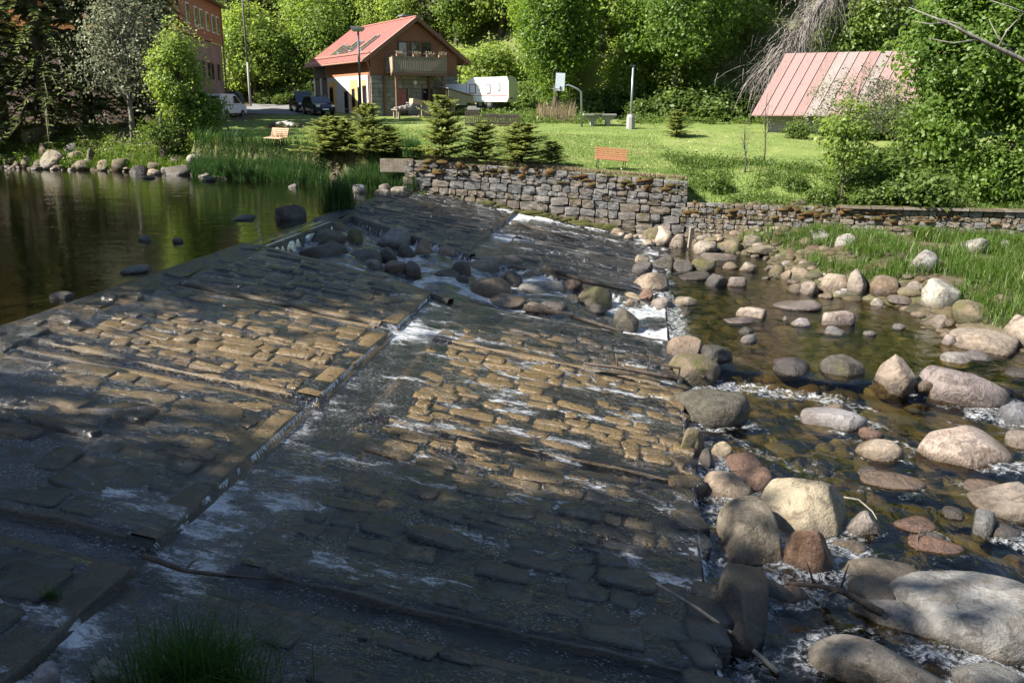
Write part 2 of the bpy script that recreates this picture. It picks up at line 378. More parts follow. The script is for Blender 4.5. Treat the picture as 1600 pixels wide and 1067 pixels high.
# ------------------------------------------------------------------ ground
def build_ground():
    xs = np.r_[np.arange(-90, -38, 2.2), np.arange(-38, 34, .42), np.arange(34, 92, 2.2)]
    ys = np.r_[np.arange(-25, 0, 1.5), np.arange(0, 62, .36), np.arange(62, 92, .9), np.arange(92, 200, 4)]
    X, Y = np.meshgrid(xs, ys); Z = ground_h(X, Y); nx, ny = len(xs), len(ys)
    i = np.arange(nx*ny).reshape(ny, nx); Fq = np.stack([i[:-1, :-1], i[:-1, 1:], i[1:, 1:], i[1:, :-1]], -1).reshape(-1, 4)
    d = Y-ybank(X); yh = np.interp(X, [-90, -30, -20, -2, 6, 16, 90], [82, 100, 98, 86, 77, 70, 62])
    edge = fbm2(X, Y, 1.5, 3, 21)
    lawn = np.where((X < -5.2) & (X > -19), sstep(1.2, 1.6, d+.5*(edge-.4)), sstep(.15, .8, d+edge-.4))*(1-.45*sstep(-4, 0, Y-yh))*np.where(X < -19, sstep(-22, -18, X+3*(edge-.4)), 1)
    bed = (d < .1)*np.where(X > xbar(Y)+.2, 0, 1.0)
    me = mesh_np("ground", np.stack([X, Y, Z], -1).reshape(-1, 3), Fq, M['ground'], True, {'lawn': lawn.ravel(), 'bed': bed.ravel()})
    tag(link("ground", me), "lawn, river bed and wooded hillside", kind="structure")
build_ground()

def grid_obj(name, xs, ys, zf, mat, kind, foam=None, matrix=None, keep=None):
    X, Y = np.meshgrid(xs, ys); Z = zf(X, Y); i = np.arange(X.size).reshape(X.shape)
    Fq = np.stack([i[:-1, :-1], i[:-1, 1:], i[1:, 1:], i[1:, :-1]], -1).reshape(-1, 4)
    if keep is not None: Fq = Fq[keep(X, Y).ravel()[Fq].all(1)]
    at = {'foam': foam(X, Y).ravel()} if foam else None
    o = link(name, mesh_np(name, np.stack([X, Y, Z], -1).reshape(-1, 3), Fq, mat, True, at))
    if matrix: o.matrix_world = matrix
    if kind: tag(o, kind=kind)
    return o
# pond: one calm sheet up to the crest
grid_obj("pond_water", np.arange(-75, -2, .5), np.arange(2, 68, .5), lambda X, Y: 2.1+0*X, M['pond'], "structure",
         keep=lambda X, Y: (w2loc(X, Y)[0] < .35) & (Y < ybank(X)+1.2))
# asphalt drive between the two buildings
rx = np.linspace(-27, -15.5, 30); ry = np.linspace(78, 96, 40)
M['asphalt'] = plain("asphalt", (.16, .155, .15), .9, .2, 3, 0, .3)
grid_obj("road", rx, ry, lambda X, Y: ground_h(X, Y)+.03, M['asphalt'], "structure", keep=lambda X, Y: np.abs(X+21.5+.15*(Y-86)+.4*np.sin(Y)) < 4.3)
# ------------------------------------------------------------------ the weir
rng = np.random.default_rng(5)
weir = thing("weir", "broad sloping stone weir with concrete ribs and water sheeting over it", "weir"); weir.matrix_world = WM
xs = np.r_[-.4, -.38, np.arange(-.3, T1, .11), T1, T1+.02]; ys = np.arange(S0, S1, .12)
def slabz(X, Y):
    z = az(np.clip(X, -.3, T1), Y); z = np.where((X < .4), .02+.03*fbm2(X, Y, .4, 2, 4)-.0*X, z)
    z = np.where((X < .4) & (Y > yN(.5)) & (Y < 16.2), np.where(X < .2, -.05, z), z)
    return np.where((X > T1+.01) | (X < -.39), -1.4, z)
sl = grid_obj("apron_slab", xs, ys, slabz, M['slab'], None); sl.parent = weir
# concrete ribs along the step and beside the sunken grooves
def rib(x0, y0, x1, y1, wd, z=.02, h=.10):
    n = max(2, int(math.hypot(x1-x0, y1-y0)/.4)); mb = MB(); V = []; dx, dy = x1-x0, y1-y0; L = math.hypot(dx, dy); nx, ny = -dy/L, dx/L
    for i in range(n+1):
        f = i/n; a = wd*(.5+.35*(vnoise(np.array([f*L*1.3, x0, y0]), 3)-.5)); zz = z+.045*(vnoise(np.array([f*L*2.6, y0, 3]), 4)-.5)
        for sgn, q in ((-1.06, z-h), (-1, zz-.012), (-.85, zz), (.85, zz), (1, zz-.012), (1.06, z-h)):
            V.append((x0+dx*f+nx*a*sgn, y0+dy*f+ny*a*sgn, q))
    mb.add(V, [(i*6+k, i*6+k+1, (i+1)*6+k+1, (i+1)*6+k) for i in range(n) for k in range(5)])
    mb.build("concrete_rib", M['kerb'], weir, True)
edges = [S0]+[g for g, _ in GRO[:4]]+[9.6]
for a, b in zip(edges[:-1], edges[1:]):
    rib(5.28, a+.3, 5.28, b-.3, .34, .012)
    rib(6.55, a+.35, 6.55, b-.35, .3, -.075)
for a, b in ((16.0, 20.7), (21.1, 28.0)): rib(5.0, a, 5.0, b, .3, .012); rib(6.2, a, 6.2, b, .26, -.075)
for g, wd in GRO:
    for sg in (-1, 1):
        y = g+sg*(wd/2+.10); rib(.5, y, 5.1, y, .18, .012); rib(6.75, y, 11.4, y, .18, -.068)
rib(.4, float(yN(.5))-.12, 4, float(yN(4))-.12, .24, .02, .5); rib(4, float(yN(4))-.12, 6, float(yN(6))-.12, .24, .0, .5); rib(6.2, 8.9, 11.3, 9.15, .24, -.06, .5)
rib(.5, 18.36, 5.4, 15.38, .26, .02, .5); rib(5.4, 15.38, 7.5, 15.16, .26, -.04, .5); rib(7.5, 15.16, 11.3, 13.6, .26, -.06, .5)
# long planks lying in the channel and slabs at the near end
def stone_geo(cx, cy, lx, ly, z, h, n, seed, ang=0.):
    r = np.random.default_rng(seed); a = np.arange(n)*2*np.pi/n+r.uniform(0, 2*np.pi/n); c, s = np.cos(a), np.sin(a)
    pw = r.uniform(.22, .45); ux = np.sign(c)*np.abs(c)**pw; uy = np.sign(s)*np.abs(s)**pw
    q = 1+r.normal(0, .045, n); ux, uy = ux*q*lx/2, uy*q*ly/2; ca_, sa_ = math.cos(ang), math.sin(ang); tx, ty = r.normal(0, .035, 2)
    V = []
    for sc, zz in ((1.02, -.10), (.985, h*.55), (.90, h*.92), (.5, h)):
        x, y = ux*sc, uy*sc; zn = z+zz+(x*tx+y*ty)*(zz > 0)+r.normal(0, .007, n)*(zz > 0)
        zn = zn+.012*(r.random(n)-.5)*(zz > 0)
        V += list(np.stack([cx+x*ca_-y*sa_, cy+x*sa_+y*ca_, zn], -1))
    V.append((cx, cy, z+h*1.02+r.normal(0, .008)))
    Fs = [(k*n+i, k*n+(i+1) % n, (k+1)*n+(i+1) % n, (k+1)*n+i) for k in range(3) for i in range(n)]
    Ft = [(3*n+i, 3*n+(i+1) % n, 4*n) for i in range(n)]
    return V, Fs+Ft
stones = []
ge = [S0-.15]+[g for g, _ in GRO[:4]]+[30]
for gi in range(len(ge)-1):
    for (xa, xb, zo) in ((.5, 5.05, 0), (6.75, 11.72, -.08)):
        y = ge[gi]+.40
        top = ge[gi+1]-.36 if gi < 4 else 28.3
        big = 1.5 if (xa < 1 and gi < 3) else 1.0
        while y < top:
            hy = rng.uniform(.20, .46)*big; hy = min(hy, max(top-y, .25)); x = xa+rng.uniform(-.1, .3)
            while x < xb-.2:
                lx = rng.uniform(.24, .85)*big; lx = min(lx, xb-x)
                cx, cyy = x+lx/2, y+hy/2+rng.normal(0, .025)
                m = .35; ok = not (float(yN(cx))-m-.1 < cyy < float(yF(cx))+m+.1) and lx > .2
                if gi == 4 and abs(cyy-20.9) < .5: ok = False
                if cyy < 12 and cx > 5 and cx < 6.6: ok = False
                if ok: stones.append((cx, cyy, (lx-.02)*rng.uniform(.95, 1.02), (hy-.02)*rng.uniform(.94, 1.02), zo-.01, (rng.uniform(.01, .055)+.035*(rng.random() < .12) if zo else rng.uniform(.008, .045)+.03*(rng.random() < .08)), rng.normal(0, .09)))
                x += lx
            y += hy
def near_key(q): p = loc2w(q[0], q[1]); return math.dist(p, (0, 0, CZ)) + (40 if (q[1] < -8.2 or p[0] < -.6*p[1]-.5) else 0)
stones.sort(key=near_key)
bulk = MB()
for i, q in enumerate(stones):
    if i < 275:
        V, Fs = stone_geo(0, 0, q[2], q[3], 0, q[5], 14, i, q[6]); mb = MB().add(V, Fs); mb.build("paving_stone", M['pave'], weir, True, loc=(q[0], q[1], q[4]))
    else:
        V, Fs = stone_geo(q[0], q[1], q[2], q[3], q[4], q[5], 9, i, q[6]); bulk.add(V, Fs)
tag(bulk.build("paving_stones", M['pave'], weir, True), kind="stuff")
crest = MB()
for i in range(90):
    y = S0+.4+i*.45
    if 10.6 < y < 18.3 or y > 28: continue
    V, Fs = stone_geo(0, 0, rng.uniform(.25, .5), rng.uniform(.3, .55), 0, rng.uniform(.02, .09), 12, 900+i, rng.normal(0, .3))
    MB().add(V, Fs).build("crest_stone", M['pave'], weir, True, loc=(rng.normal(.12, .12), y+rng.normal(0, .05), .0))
for i in range(84):
    y = S0+.3+i*.48
    if 9.0 < y < 13.9: continue
    V, Fs = stone_geo(0, 0, rng.uniform(.3, .6), rng.uniform(.3, .52), 0, rng.uniform(.03, .10), 12, 1200+i, rng.normal(0, .3))
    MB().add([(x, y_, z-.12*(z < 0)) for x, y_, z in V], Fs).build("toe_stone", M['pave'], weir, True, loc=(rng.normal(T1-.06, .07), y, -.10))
for k, (x0, y0, x1, y1) in enumerate(((5.65, -11.6, 5.62, -5.5), (6.02, -11.5, 6.0, -5.6))):     # planks of the near channel
    rib(x0, y0, x1, y1, .3, -.115, .1)

# ---- water over the weir
def film_z(X, Y):
    st = xstep(Y); n = fbm2(X*.5, Y, .22, 3, 31)-.45; big = fbm2(X*.35, Y, .9, 3, 32)-.45
    z = az(X, Y); base = np.where(X > st, -.08, 0.)
    w_ = base+np.where(X > st, .022, .008)+.06*n+.05*big
    for g, wd in GRO: w_ = np.where((np.abs(Y-g) < wd/2+.02) & (X > .45), base-.065+.045*n, w_)
    w_ = np.where((X > st+.02) & (X < st+.92), -.10+.06*n+.03*big, w_)
    fish = (Y > yN(X)) & (Y < yF(X)) & (X > .2)
    fz = -.24-.10*np.sin(X*1.9+.6*Y)*sstep(0, 1, X)+.16*n+.14*big
    return np.where(fish, fz, w_)
def film_foam(X, Y):
    st = xstep(Y); big = fbm2(X*.28, Y, .30, 4, 41); pt = fbm2(X, Y, 2.6, 3, 42); blot = fbm2(X*.4, Y, .8, 3, 43)
    f = .60*sstep(.45, .68, big)*sstep(.36, .55, pt)+.38*sstep(.54, .70, blot)+.21+.24*sstep(9.0, 11.6, X)+.14*((X > st) & (X < st+.9))
    fall = np.exp(-np.clip(X-st, 0, 9)/.45)*(X > st)
    f = f+fall*(.5*sstep(.38, .6, fbm2(X, Y, .8, 3, 44))+.08)
    f = f+.42*np.exp(-((Y+4.95)/.45)**2-((X-5.9)/.75)**2)+.20*np.exp(-((Y+4.2)/.9)**2-((X-5.9)/.5)**2)
    f = f+.6*np.exp(-((Y-5.4)/.5)**2-((X-5.6)/1.2)**2)+.5*np.exp(-((Y-20.5)/1.1)**2-((X-5.9)/1.3)**2)
    f = f+sstep(25.0, 27.0, Y-.02*X)*.75*sstep(1.5, 5, X)+.4*np.exp(-((Y-24.0-.1*X)/.5)**2)*sstep(3, 7, X)
    f = f+.55*sstep(10.6, 11.6, X)*sstep(12, 18, Y)
    fish = (Y > yN(X)-.05) & (Y < yF(X)+.05) & (X > .2)
    return np.where(fish, .50+.6*sstep(.38, .56, fbm2(X, Y, .9, 3, 45))*sstep(1.2, 3.5, X), f)
grid_obj("weir_water", np.arange(-.1, T1+.01, .08), np.arange(S0, S1, .085), film_z, M['film'], "structure", film_foam, WM)
def curtain(name, pts, drop, out, foam, mat='film', rows=6):
    n = len(pts); V = []; A = []
    for j in range(rows):
        f = j/(rows-1)
        for i, (x, y, z) in enumerate(pts):
            k = vnoise(np.array([y*5.0, 1.0*len(name), .3]), 8); k2 = vnoise(np.array([y*(16.0 if len(name) < 14 else 12.), 2.0, .3]), 9)
            V.append((x+out*f**.6*(.7+.6*k), y, z+.02-drop*f**1.6)); A.append(foam*(2.6*max(0, k2-.42)+.9*max(0, k-.5)+.12))
    Fs = [(j*n+i, j*n+i+1, (j+1)*n+i+1, (j+1)*n+i) for j in range(rows-1) for i in range(n-1)]
    o = link(name, mesh_np(name, V, Fs, M[mat], True, {'foam': A})); o.matrix_world = WM; tag(o, kind="structure"); return o
def strands_fall(name, x0, ya, yb, step, drop, wmul=1., z0=.012, gap=.44):
    r = np.random.default_rng(len(name)); V, Fq = [], []; y = ya
    while y < yb:
        dn = .6*vnoise(np.array([y*.9, 3.0, .5]), 2)+.4*vnoise(np.array([y*4.1, 1.0, .5]), 3)
        if dn > gap:
            w_ = wmul*r.lognormal(-5.0, .6); l = drop*r.uniform(.25, 1.0)*(.5+dn); o = wmul*r.uniform(.01, .05); b_ = len(V); yy = y
            for q in (0, .35, .7, 1):
                yy += r.normal(0, .006*wmul); V += [(x0+o*q**.6, yy-w_*(1-.4*q), z0-l*q**1.5), (x0+o*q**.6+.004, yy+w_*(1-.4*q), z0-l*q**1.5)]
            Fq += [(b_+2*k, b_+2*k+1, b_+2*k+3, b_+2*k+2) for k in range(3)]
        y += step*r.uniform(.4, 2.0)
    o = link(name, mesh_np(name, V, Fq, M['lace'], True)); o.matrix_world = WM; tag(o, kind="structure")
t_ = NT("falling_water"); d1 = t_.n("ShaderNodeBsdfDiffuse"); d1.inputs[0].default_value = (.7, .75, .8, 1); d2 = t_.n("ShaderNodeBsdfTransparent"); d3 = t_.n("ShaderNodeMixShader"); d3.inputs[0].default_value = .45
t_.set(d3.inputs[1], d1.outputs[0]); t_.set(d3.inputs[2], d2.outputs[0]); M['lace'] = t_.end(d3.outputs[0])
strands_fall("step_fall", 5.455, -4.9, 9.4, .024, .10); strands_fall("far_step_fall", 5.155, 15.6, 28, .05, .10)
strands_fall("toe_fall", T1+.03, S0, S1, .018, .55, 2.6, -.06, .36)
curtain("crest_fall", [(.2, y, .0) for y in np.arange(10.7, 17.0, .05)], .42, .3, .7)

# ---- stream below
FALLS = []      # filled with rock wakes: (x, y, r, strength)
# ------------------------------------------------------------------ boulders
_bm = {}
def ico(sub):
    if sub not in _bm:
        bm = bmesh.new(); bmesh.ops.create_icosphere(bm, subdivisions=sub, radius=1); bm.verts.ensure_lookup_table()
        _bm[sub] = (np.array([v.co[:] for v in bm.verts]), np.array([[v.index for v in f.verts] for f in bm.faces])); bm.free()
    return _bm[sub]
def rock_geo(seed, dims, sub=3, cuts=5, rough=.10, box=.85):
    V, Fs = ico(sub); r = np.random.default_rng(seed); d = V.copy()
    p = np.sign(d)*np.abs(d)**box; p = p/np.abs(p).max()
    p = p*(1+.34*(fbm(d*.9+seed*3.1, 2, seed)-.4))[:, None]
    for k in range(cuts):
        n = r.normal(0, 1, 3); n[2] = abs(n[2])*.8; n /= np.linalg.norm(n); q = p@n; lim = r.uniform(.56, .82)*q.max()
        p = p-np.outer(np.maximum(0, q-lim)*.95, n)
    p = p-(p.max(0)+p.min(0))/2; p = p/np.abs(p).max(0)
    nn = d*(rough*(fbm(d*2.6+seed, 4, seed+5)-.47))[:, None]*1.0
    nn = nn+d*(rough*.5*(fbm(d*7+seed, 3, seed+6)-.45))[:, None]
    return (p+nn)*np.array(dims), Fs
def rock_mat():
    t = NT("boulder"); oi = t.n("ShaderNodeObjectInfo"); wp = t.geo('Position'); col = oi.outputs['Color']; moss = oi.outputs['Alpha']
    of = t.n("ShaderNodeVectorMath", operation='ADD'); t.set(of.inputs[0], wp)
    sc = t.n("ShaderNodeVectorMath", operation='SCALE'); sc.inputs[0].default_value = (13, 7, 9); t.set(sc.inputs['Scale'], oi.outputs['Random']); t.set(of.inputs[1], sc.outputs[0]); q = of.outputs[0]
    n1 = t.noise(q, 1.6, 6, .65, .4); n2 = t.noise(q, 9, 6, .72); n3 = t.noise(q, 90, 2, .6); n4 = t.noise(q, 28, 3, .6)
    dk = t.mix(1, col, (.45, .42, .38), 'MULTIPLY'); lt = t.mix(1, col, (1.35, 1.3, 1.25), 'MULTIPLY')
    c = t.mix(t.math('MULTIPLY', t.step(n1, .42, .62), .75), col, dk); c = t.mix(t.math('MULTIPLY', t.step(n2, .46, .62), .65), c, lt)
    vz = t.vor(q, 2.2, 'DISTANCE_TO_EDGE'); c = t.mix(t.math('MULTIPLY', t.math('MULTIPLY', t.step(vz, .018, .0), t.step(n1, .48, .6)), .7), c, dk)
    n5 = t.noise(t.map(q, (1, 1, .35)), 3.4, 5, .7); c = t.mix(t.math('MULTIPLY', t.step(n5, .52, .66), .6), c, t.mix(1, col, (.62, .5, .38), 'MULTIPLY'))
    c = t.mix(t.math('MULTIPLY', t.step(n3, .55, .70), .45), c, dk)
    c = t.mix(t.math('MULTIPLY', t.step(n4, .56, .68), .35), c, dk)
    n6 = t.noise(q, 3.1, 4, .75, 1.2); c = t.mix(t.math('MULTIPLY', t.step(n6, .53, .62), .75), c, t.mix(1, col, (.36, .34, .32), 'MULTIPLY')); c = t.mix(t.math('MULTIPLY', t.step(n6, .40, .34), .55), c, t.mix(1, col, (1.3, 1.32, 1.32), 'MULTIPLY'))
    nz = t.xyz(t.geo('Normal'))[2]; z = t.xyz(wp)[2]; wl = t.attr("waterline", 'OBJECT'); hh = t.attr("height", 'OBJECT')
    rel = t.math('DIVIDE', t.math('SUBTRACT', z, wl), hh)
    mk = t.math('ADD', t.math('MULTIPLY', n1, .9), t.math('MULTIPLY', n2, .35)); mk = t.math('ADD', mk, t.math('MULTIPLY', rel, -.18)); mk = t.math('ADD', mk, moss)
    mk = t.step(mk, 1.0, 1.16)
    mc = t.ramp(n4, [(.3, (.035, .036, .008)), (.55, (.08, .075, .017)), (.75, (.13, .115, .03))])
    c = t.mix(mk, c, mc)
    wet = t.step(t.math('ADD', t.math('SUBTRACT', z, wl), t.math('MULTIPLY', t.math('SUBTRACT', n1, .5), .34)), .27, .05)
    wo = t.attr("wet", 'OBJECT'); wet = t.math('MAXIMUM', wet, wo)
    c = t.mix(t.math('MULTIPLY', wet, .72), c, t.mix(1, c, (.30, .25, .19), 'MULTIPLY'))
    ro = t.math('MULTIPLY_ADD', wet, -.55, .85)
    h = t.math('ADD', t.math('MULTIPLY', n2, .9), t.math('ADD', t.math('MULTIPLY', n4, .2), t.math('MULTIPLY', n1, 1.0)))
    return t.end(t.pbr(c, ro, t.bump(h, 1.0, .07)))
M['rock'] = rock_mat()
KIND = dict(cream=((.30, .25, .195), .10), yellow=((.30, .255, .175), .14), tan=((.21, .175, .135), .17), pink=((.20, .17, .15), .13), pale=((.29, .275, .25), .15), brown=((.17, .125, .085), .15),
            rust=((.16, .095, .065), .10), grey=((.21, .20, .19), .10), blue=((.13, .135, .14), .0), dark=((.075, .065, .055), .12), mosst=((.24, .19, .13), .38), moss=((.13, .10, .065), .50), mossd=((.075, .065, .05), .36))
def waterline(x, y):
    t, s = w2loc(x, y)
    if t < 0: return 2.1
    if t > T1: return float(zstream(x, y))
    return float(loc2w(t, s, -.3)[2])
NR = [0]
def boulder(x0, y0, x1, y1, kind, label, sub=3, depth=.8, cuts=5, rough=.16, box=.88, rz=0, group=None, wet=0., seed=None, name="boulder", cat="boulder"):
    NR[0] += 1; sd = seed if seed is not None else NR[0]*7+1
    u = (x0+x1)/2; f = hit(u, y1-.04*(y1-y0)); dirv = np.array([f[0], f[1]]); dist = math.hypot(*dirv); dirv /= dist
    m = math.dist(f, (0, 0, CZ))/F*math.cos(math.atan((u-800)/F)); dl = math.asin((CZ-f[2])/math.dist(f, (0, 0, CZ))); sn, cs = math.sin(dl), math.cos(dl)
    a = (x1-x0)*m/2; V = (y1-y0)*m
    if V > 1.9*a: depth = max(depth, 1.7)
    b = min(max(min(.42*V/sn, a*depth*1.45), .55*a), .6*V/sn)
    c = .1
    for k in range(60):
        if b*sn*.9+.2*c*cs+math.sqrt((b*sn)**2+(c*cs)**2) > V: break
        c += .02*max(V, .2)
    cx, cyy = f[0]+dirv[0]*b*.85, f[1]+dirv[1]*b*.85
    wl = waterline(cx, cyy) if cyy < ybank(cx)+.3 else float(surface(cx, cyy))-.2
    if cyy < ybank(cx) and w2loc(cx, cyy)[0] > T1: wl = max(wl, float(surface(cx, cyy))-.0)
    wl = min(wl, f[2]+.12); zb = max(f[2], wl) if w2loc(cx, cyy)[0] < T1 else wl
    Vv, Fs = rock_geo(sd, (a*1.03, b, c), sub, cuts, rough, box)
    me = mesh_np(name, Vv, Fs, M['rock'], True); o = link(name, me, None, (cx, cyy, zb+.2*c), (0, 0, -math.atan2(cx, cyy)+rz))
    col, ms = KIND[kind]; r = np.random.default_rng(sd); k = r.uniform(.86, 1.12); o.color = (col[0]*k, col[1]*k*r.uniform(.96, 1.03), col[2]*k*r.uniform(.92, 1.06), ms+r.uniform(-.05, .05))
    o["waterline"] = float(wl); o["height"] = float(2*c); o["wet"] = float(wet)
    tag(o, label, cat, group)
    if w2loc(cx, cyy)[0] > T1 and cyy < 26: FALLS.append((cx, cyy, max(a, b)))
    return o
B = boulder
# the largest ones, right foreground to middle of the stream
B(1186, 744, 1315, 845, 'yellow', "biggest rounded cream boulder near the weir toe, yellowish in full sun", 4, .9, 4, .06, .95, seed=11)
B(1116, 775, 1218, 893, 'tan', "tall tan boulder with dark lower half squeezed against the weir toe", 4, .75, 5, .07, .9, seed=23)
B(1434, 660, 1572, 730, 'cream', "broad pale boulder with a long crack and green moss at its foot, right side", 4, .8, 6, .08, .85, seed=31)
B(1387, 900, 1650, 1030, 'grey', "huge smooth grey boulder at the lower right, partly in shade", 4, .8, 2, .07, .95, seed=47)
B(1330, 948, 1498, 1003, 'grey', "rounded grey boulder in front of the huge grey one", 4, .75, 4, .05, .92, seed=51)
B(1267, 1005, 1474, 1095, 'pink', "pinkish grey boulder cut by the bottom edge of the view", 4, .7, 4, .05, .92, seed=63)
B(1487, 1046, 1590, 1100, 'grey', "grey boulder just peeping up at the bottom right corner", 3, .8)
B(1514, 753, 1650, 818, 'tan', "tan boulder with a mossy green base at the right edge of the stream", 4, .8, 4, .07, .9, seed=71)
B(1432, 584, 1565, 635, 'pink', "large oblong pinkish boulder lying across the stream at right", 4, .5, 6, .07, .7, seed=83)
B(1363, 565, 1426, 619, 'tan', "pointed light brown boulder standing up like a tooth below the small cascade", 4, .75, 8, .12, 1.0, seed=92)
B(1252, 635, 1350, 673, 'grey', "long smooth grey brown boulder low in the fast water", 4, .6, 3, .06, .9, seed=101)
B(1337, 681, 1409, 720, 'cream', "flat topped pale boulder left of the broad cracked one", 4, .8, 7, .08, .8, seed=113)
B(1085, 742, 1183, 788, 'mosst', "golden mossy slab shaped boulder behind the tall tan one", 4, .55, 6, .12, .75, seed=121)
B(1140, 731, 1207, 775, 'rust', "smooth red brown boulder left of the biggest cream boulder", 4, .8, 4, .05, .92, seed=131)
B(1133, 709, 1200, 742, 'rust', "low orange brown rock half under water behind the red brown boulder", 3, .9, 3, .06, .9, wet=.4)
B(1107, 690, 1144, 718, 'yellow', "small bright golden stone behind the low orange rock", 3, .8, 8)
B(1054, 668, 1099, 733, 'moss', "mossy upright boulder splashed by the falling water at the toe", 4, .8, 5, .12)
B(1090, 703, 1112, 739, 'dark', "narrow dark stone wedged beside the mossy upright boulder", 3, .8)
B(1045, 606, 1166, 669, 'mossd', "big dark wedge shaped boulder with moss at the weir toe", 4, .7, 6, .10, .85, seed=141, wet=.4)
B(1039, 559, 1124, 607, 'moss', "domed mossy brown boulder above the dark wedge at the toe", 4, .85, 3, .07, .92, seed=151)
B(1041, 527, 1098, 561, 'brown', "brown rounded boulder beside white water, moss on its right flank", 4, .8, 4, .08)
B(1094, 540, 1143, 571, 'dark', "dark wet boulder at the left end of the small cascade", 4, .8, 5, .08, wet=.6)
B(1208, 559, 1264, 589, 'dark', "dark boulder washed over in the middle of the small cascade", 3, .8, 4, .08, wet=.8)
B(1281, 555, 1348, 590, 'mossd', "dark mossy boulder at the right end of the small cascade", 4, .8, 5, .1)
B(1218, 830, 1302, 906, 'rust', "angular rust brown rock leaning below the biggest cream boulder", 4, .55, 8, .10, .8, seed=161, rz=.5)
B(1323, 799, 1376, 841, 'pink', "plain brownish rock right of the biggest cream boulder", 3, .8, 4)
B(1306, 880, 1446, 921, 'tan', "long brown sunlit rock behind the huge grey boulder", 4, .5, 4, .07, .85, seed=171)
B(1321, 911, 1396, 952, 'brown', "brown loaf shaped rock between the long rock and the rounded grey boulder", 3, .7, 4, rz=-.5)
B(1116, 884, 1192, 1031, 'dark', "dark rock at the weir toe with water running down it", 4, 3.0, 6, .10, .8, seed=181, wet=.9)
B(1518, 797, 1549, 843, 'blue', "dark bluish stone under the mossy based tan boulder", 3, .8)
B(1536, 817, 1590, 845, 'dark', "low dark stone in white water at the right edge", 3, .8, wet=.6)
B(1558, 628, 1620, 666, 'blue', "dull blue grey boulder cut by the right edge", 3, .8, 4)
B(1566, 576, 1620, 593, 'dark', "low black stone at the right edge above the blue grey boulder", 3)
B(1571, 674, 1630, 707, 'tan', "tan boulder with moss right of the broad cracked boulder", 3, .8, 4)
B(1507, 755, 1566, 776, 'brown', "low brown rock just left of the mossy based tan boulder", 3, .8, 4)
B(1297, 849, 1352, 867, 'tan', "thin flat tan rock in the shallows below the biggest cream boulder", 3, .6, 5)
B(1396, 808, 1457, 834, 'rust', "dark red rock nearly drowned in the middle of the stream", 3, .8, 3, wet=.9)
B(1345, 743, 1440, 764, 'brown', "wide low brown rock awash below the flat topped pale boulder", 3, .6, 3, wet=.8)
B(1420, 845, 1500, 868, 'rust', "reddish brown rock awash in front of the dark red one", 3, .7, 3, wet=.9)
B(1150, 905, 1250, 945, 'dark', "flat dark rock in foam below the angular rust rock", 3, .7, 3, wet=.9)
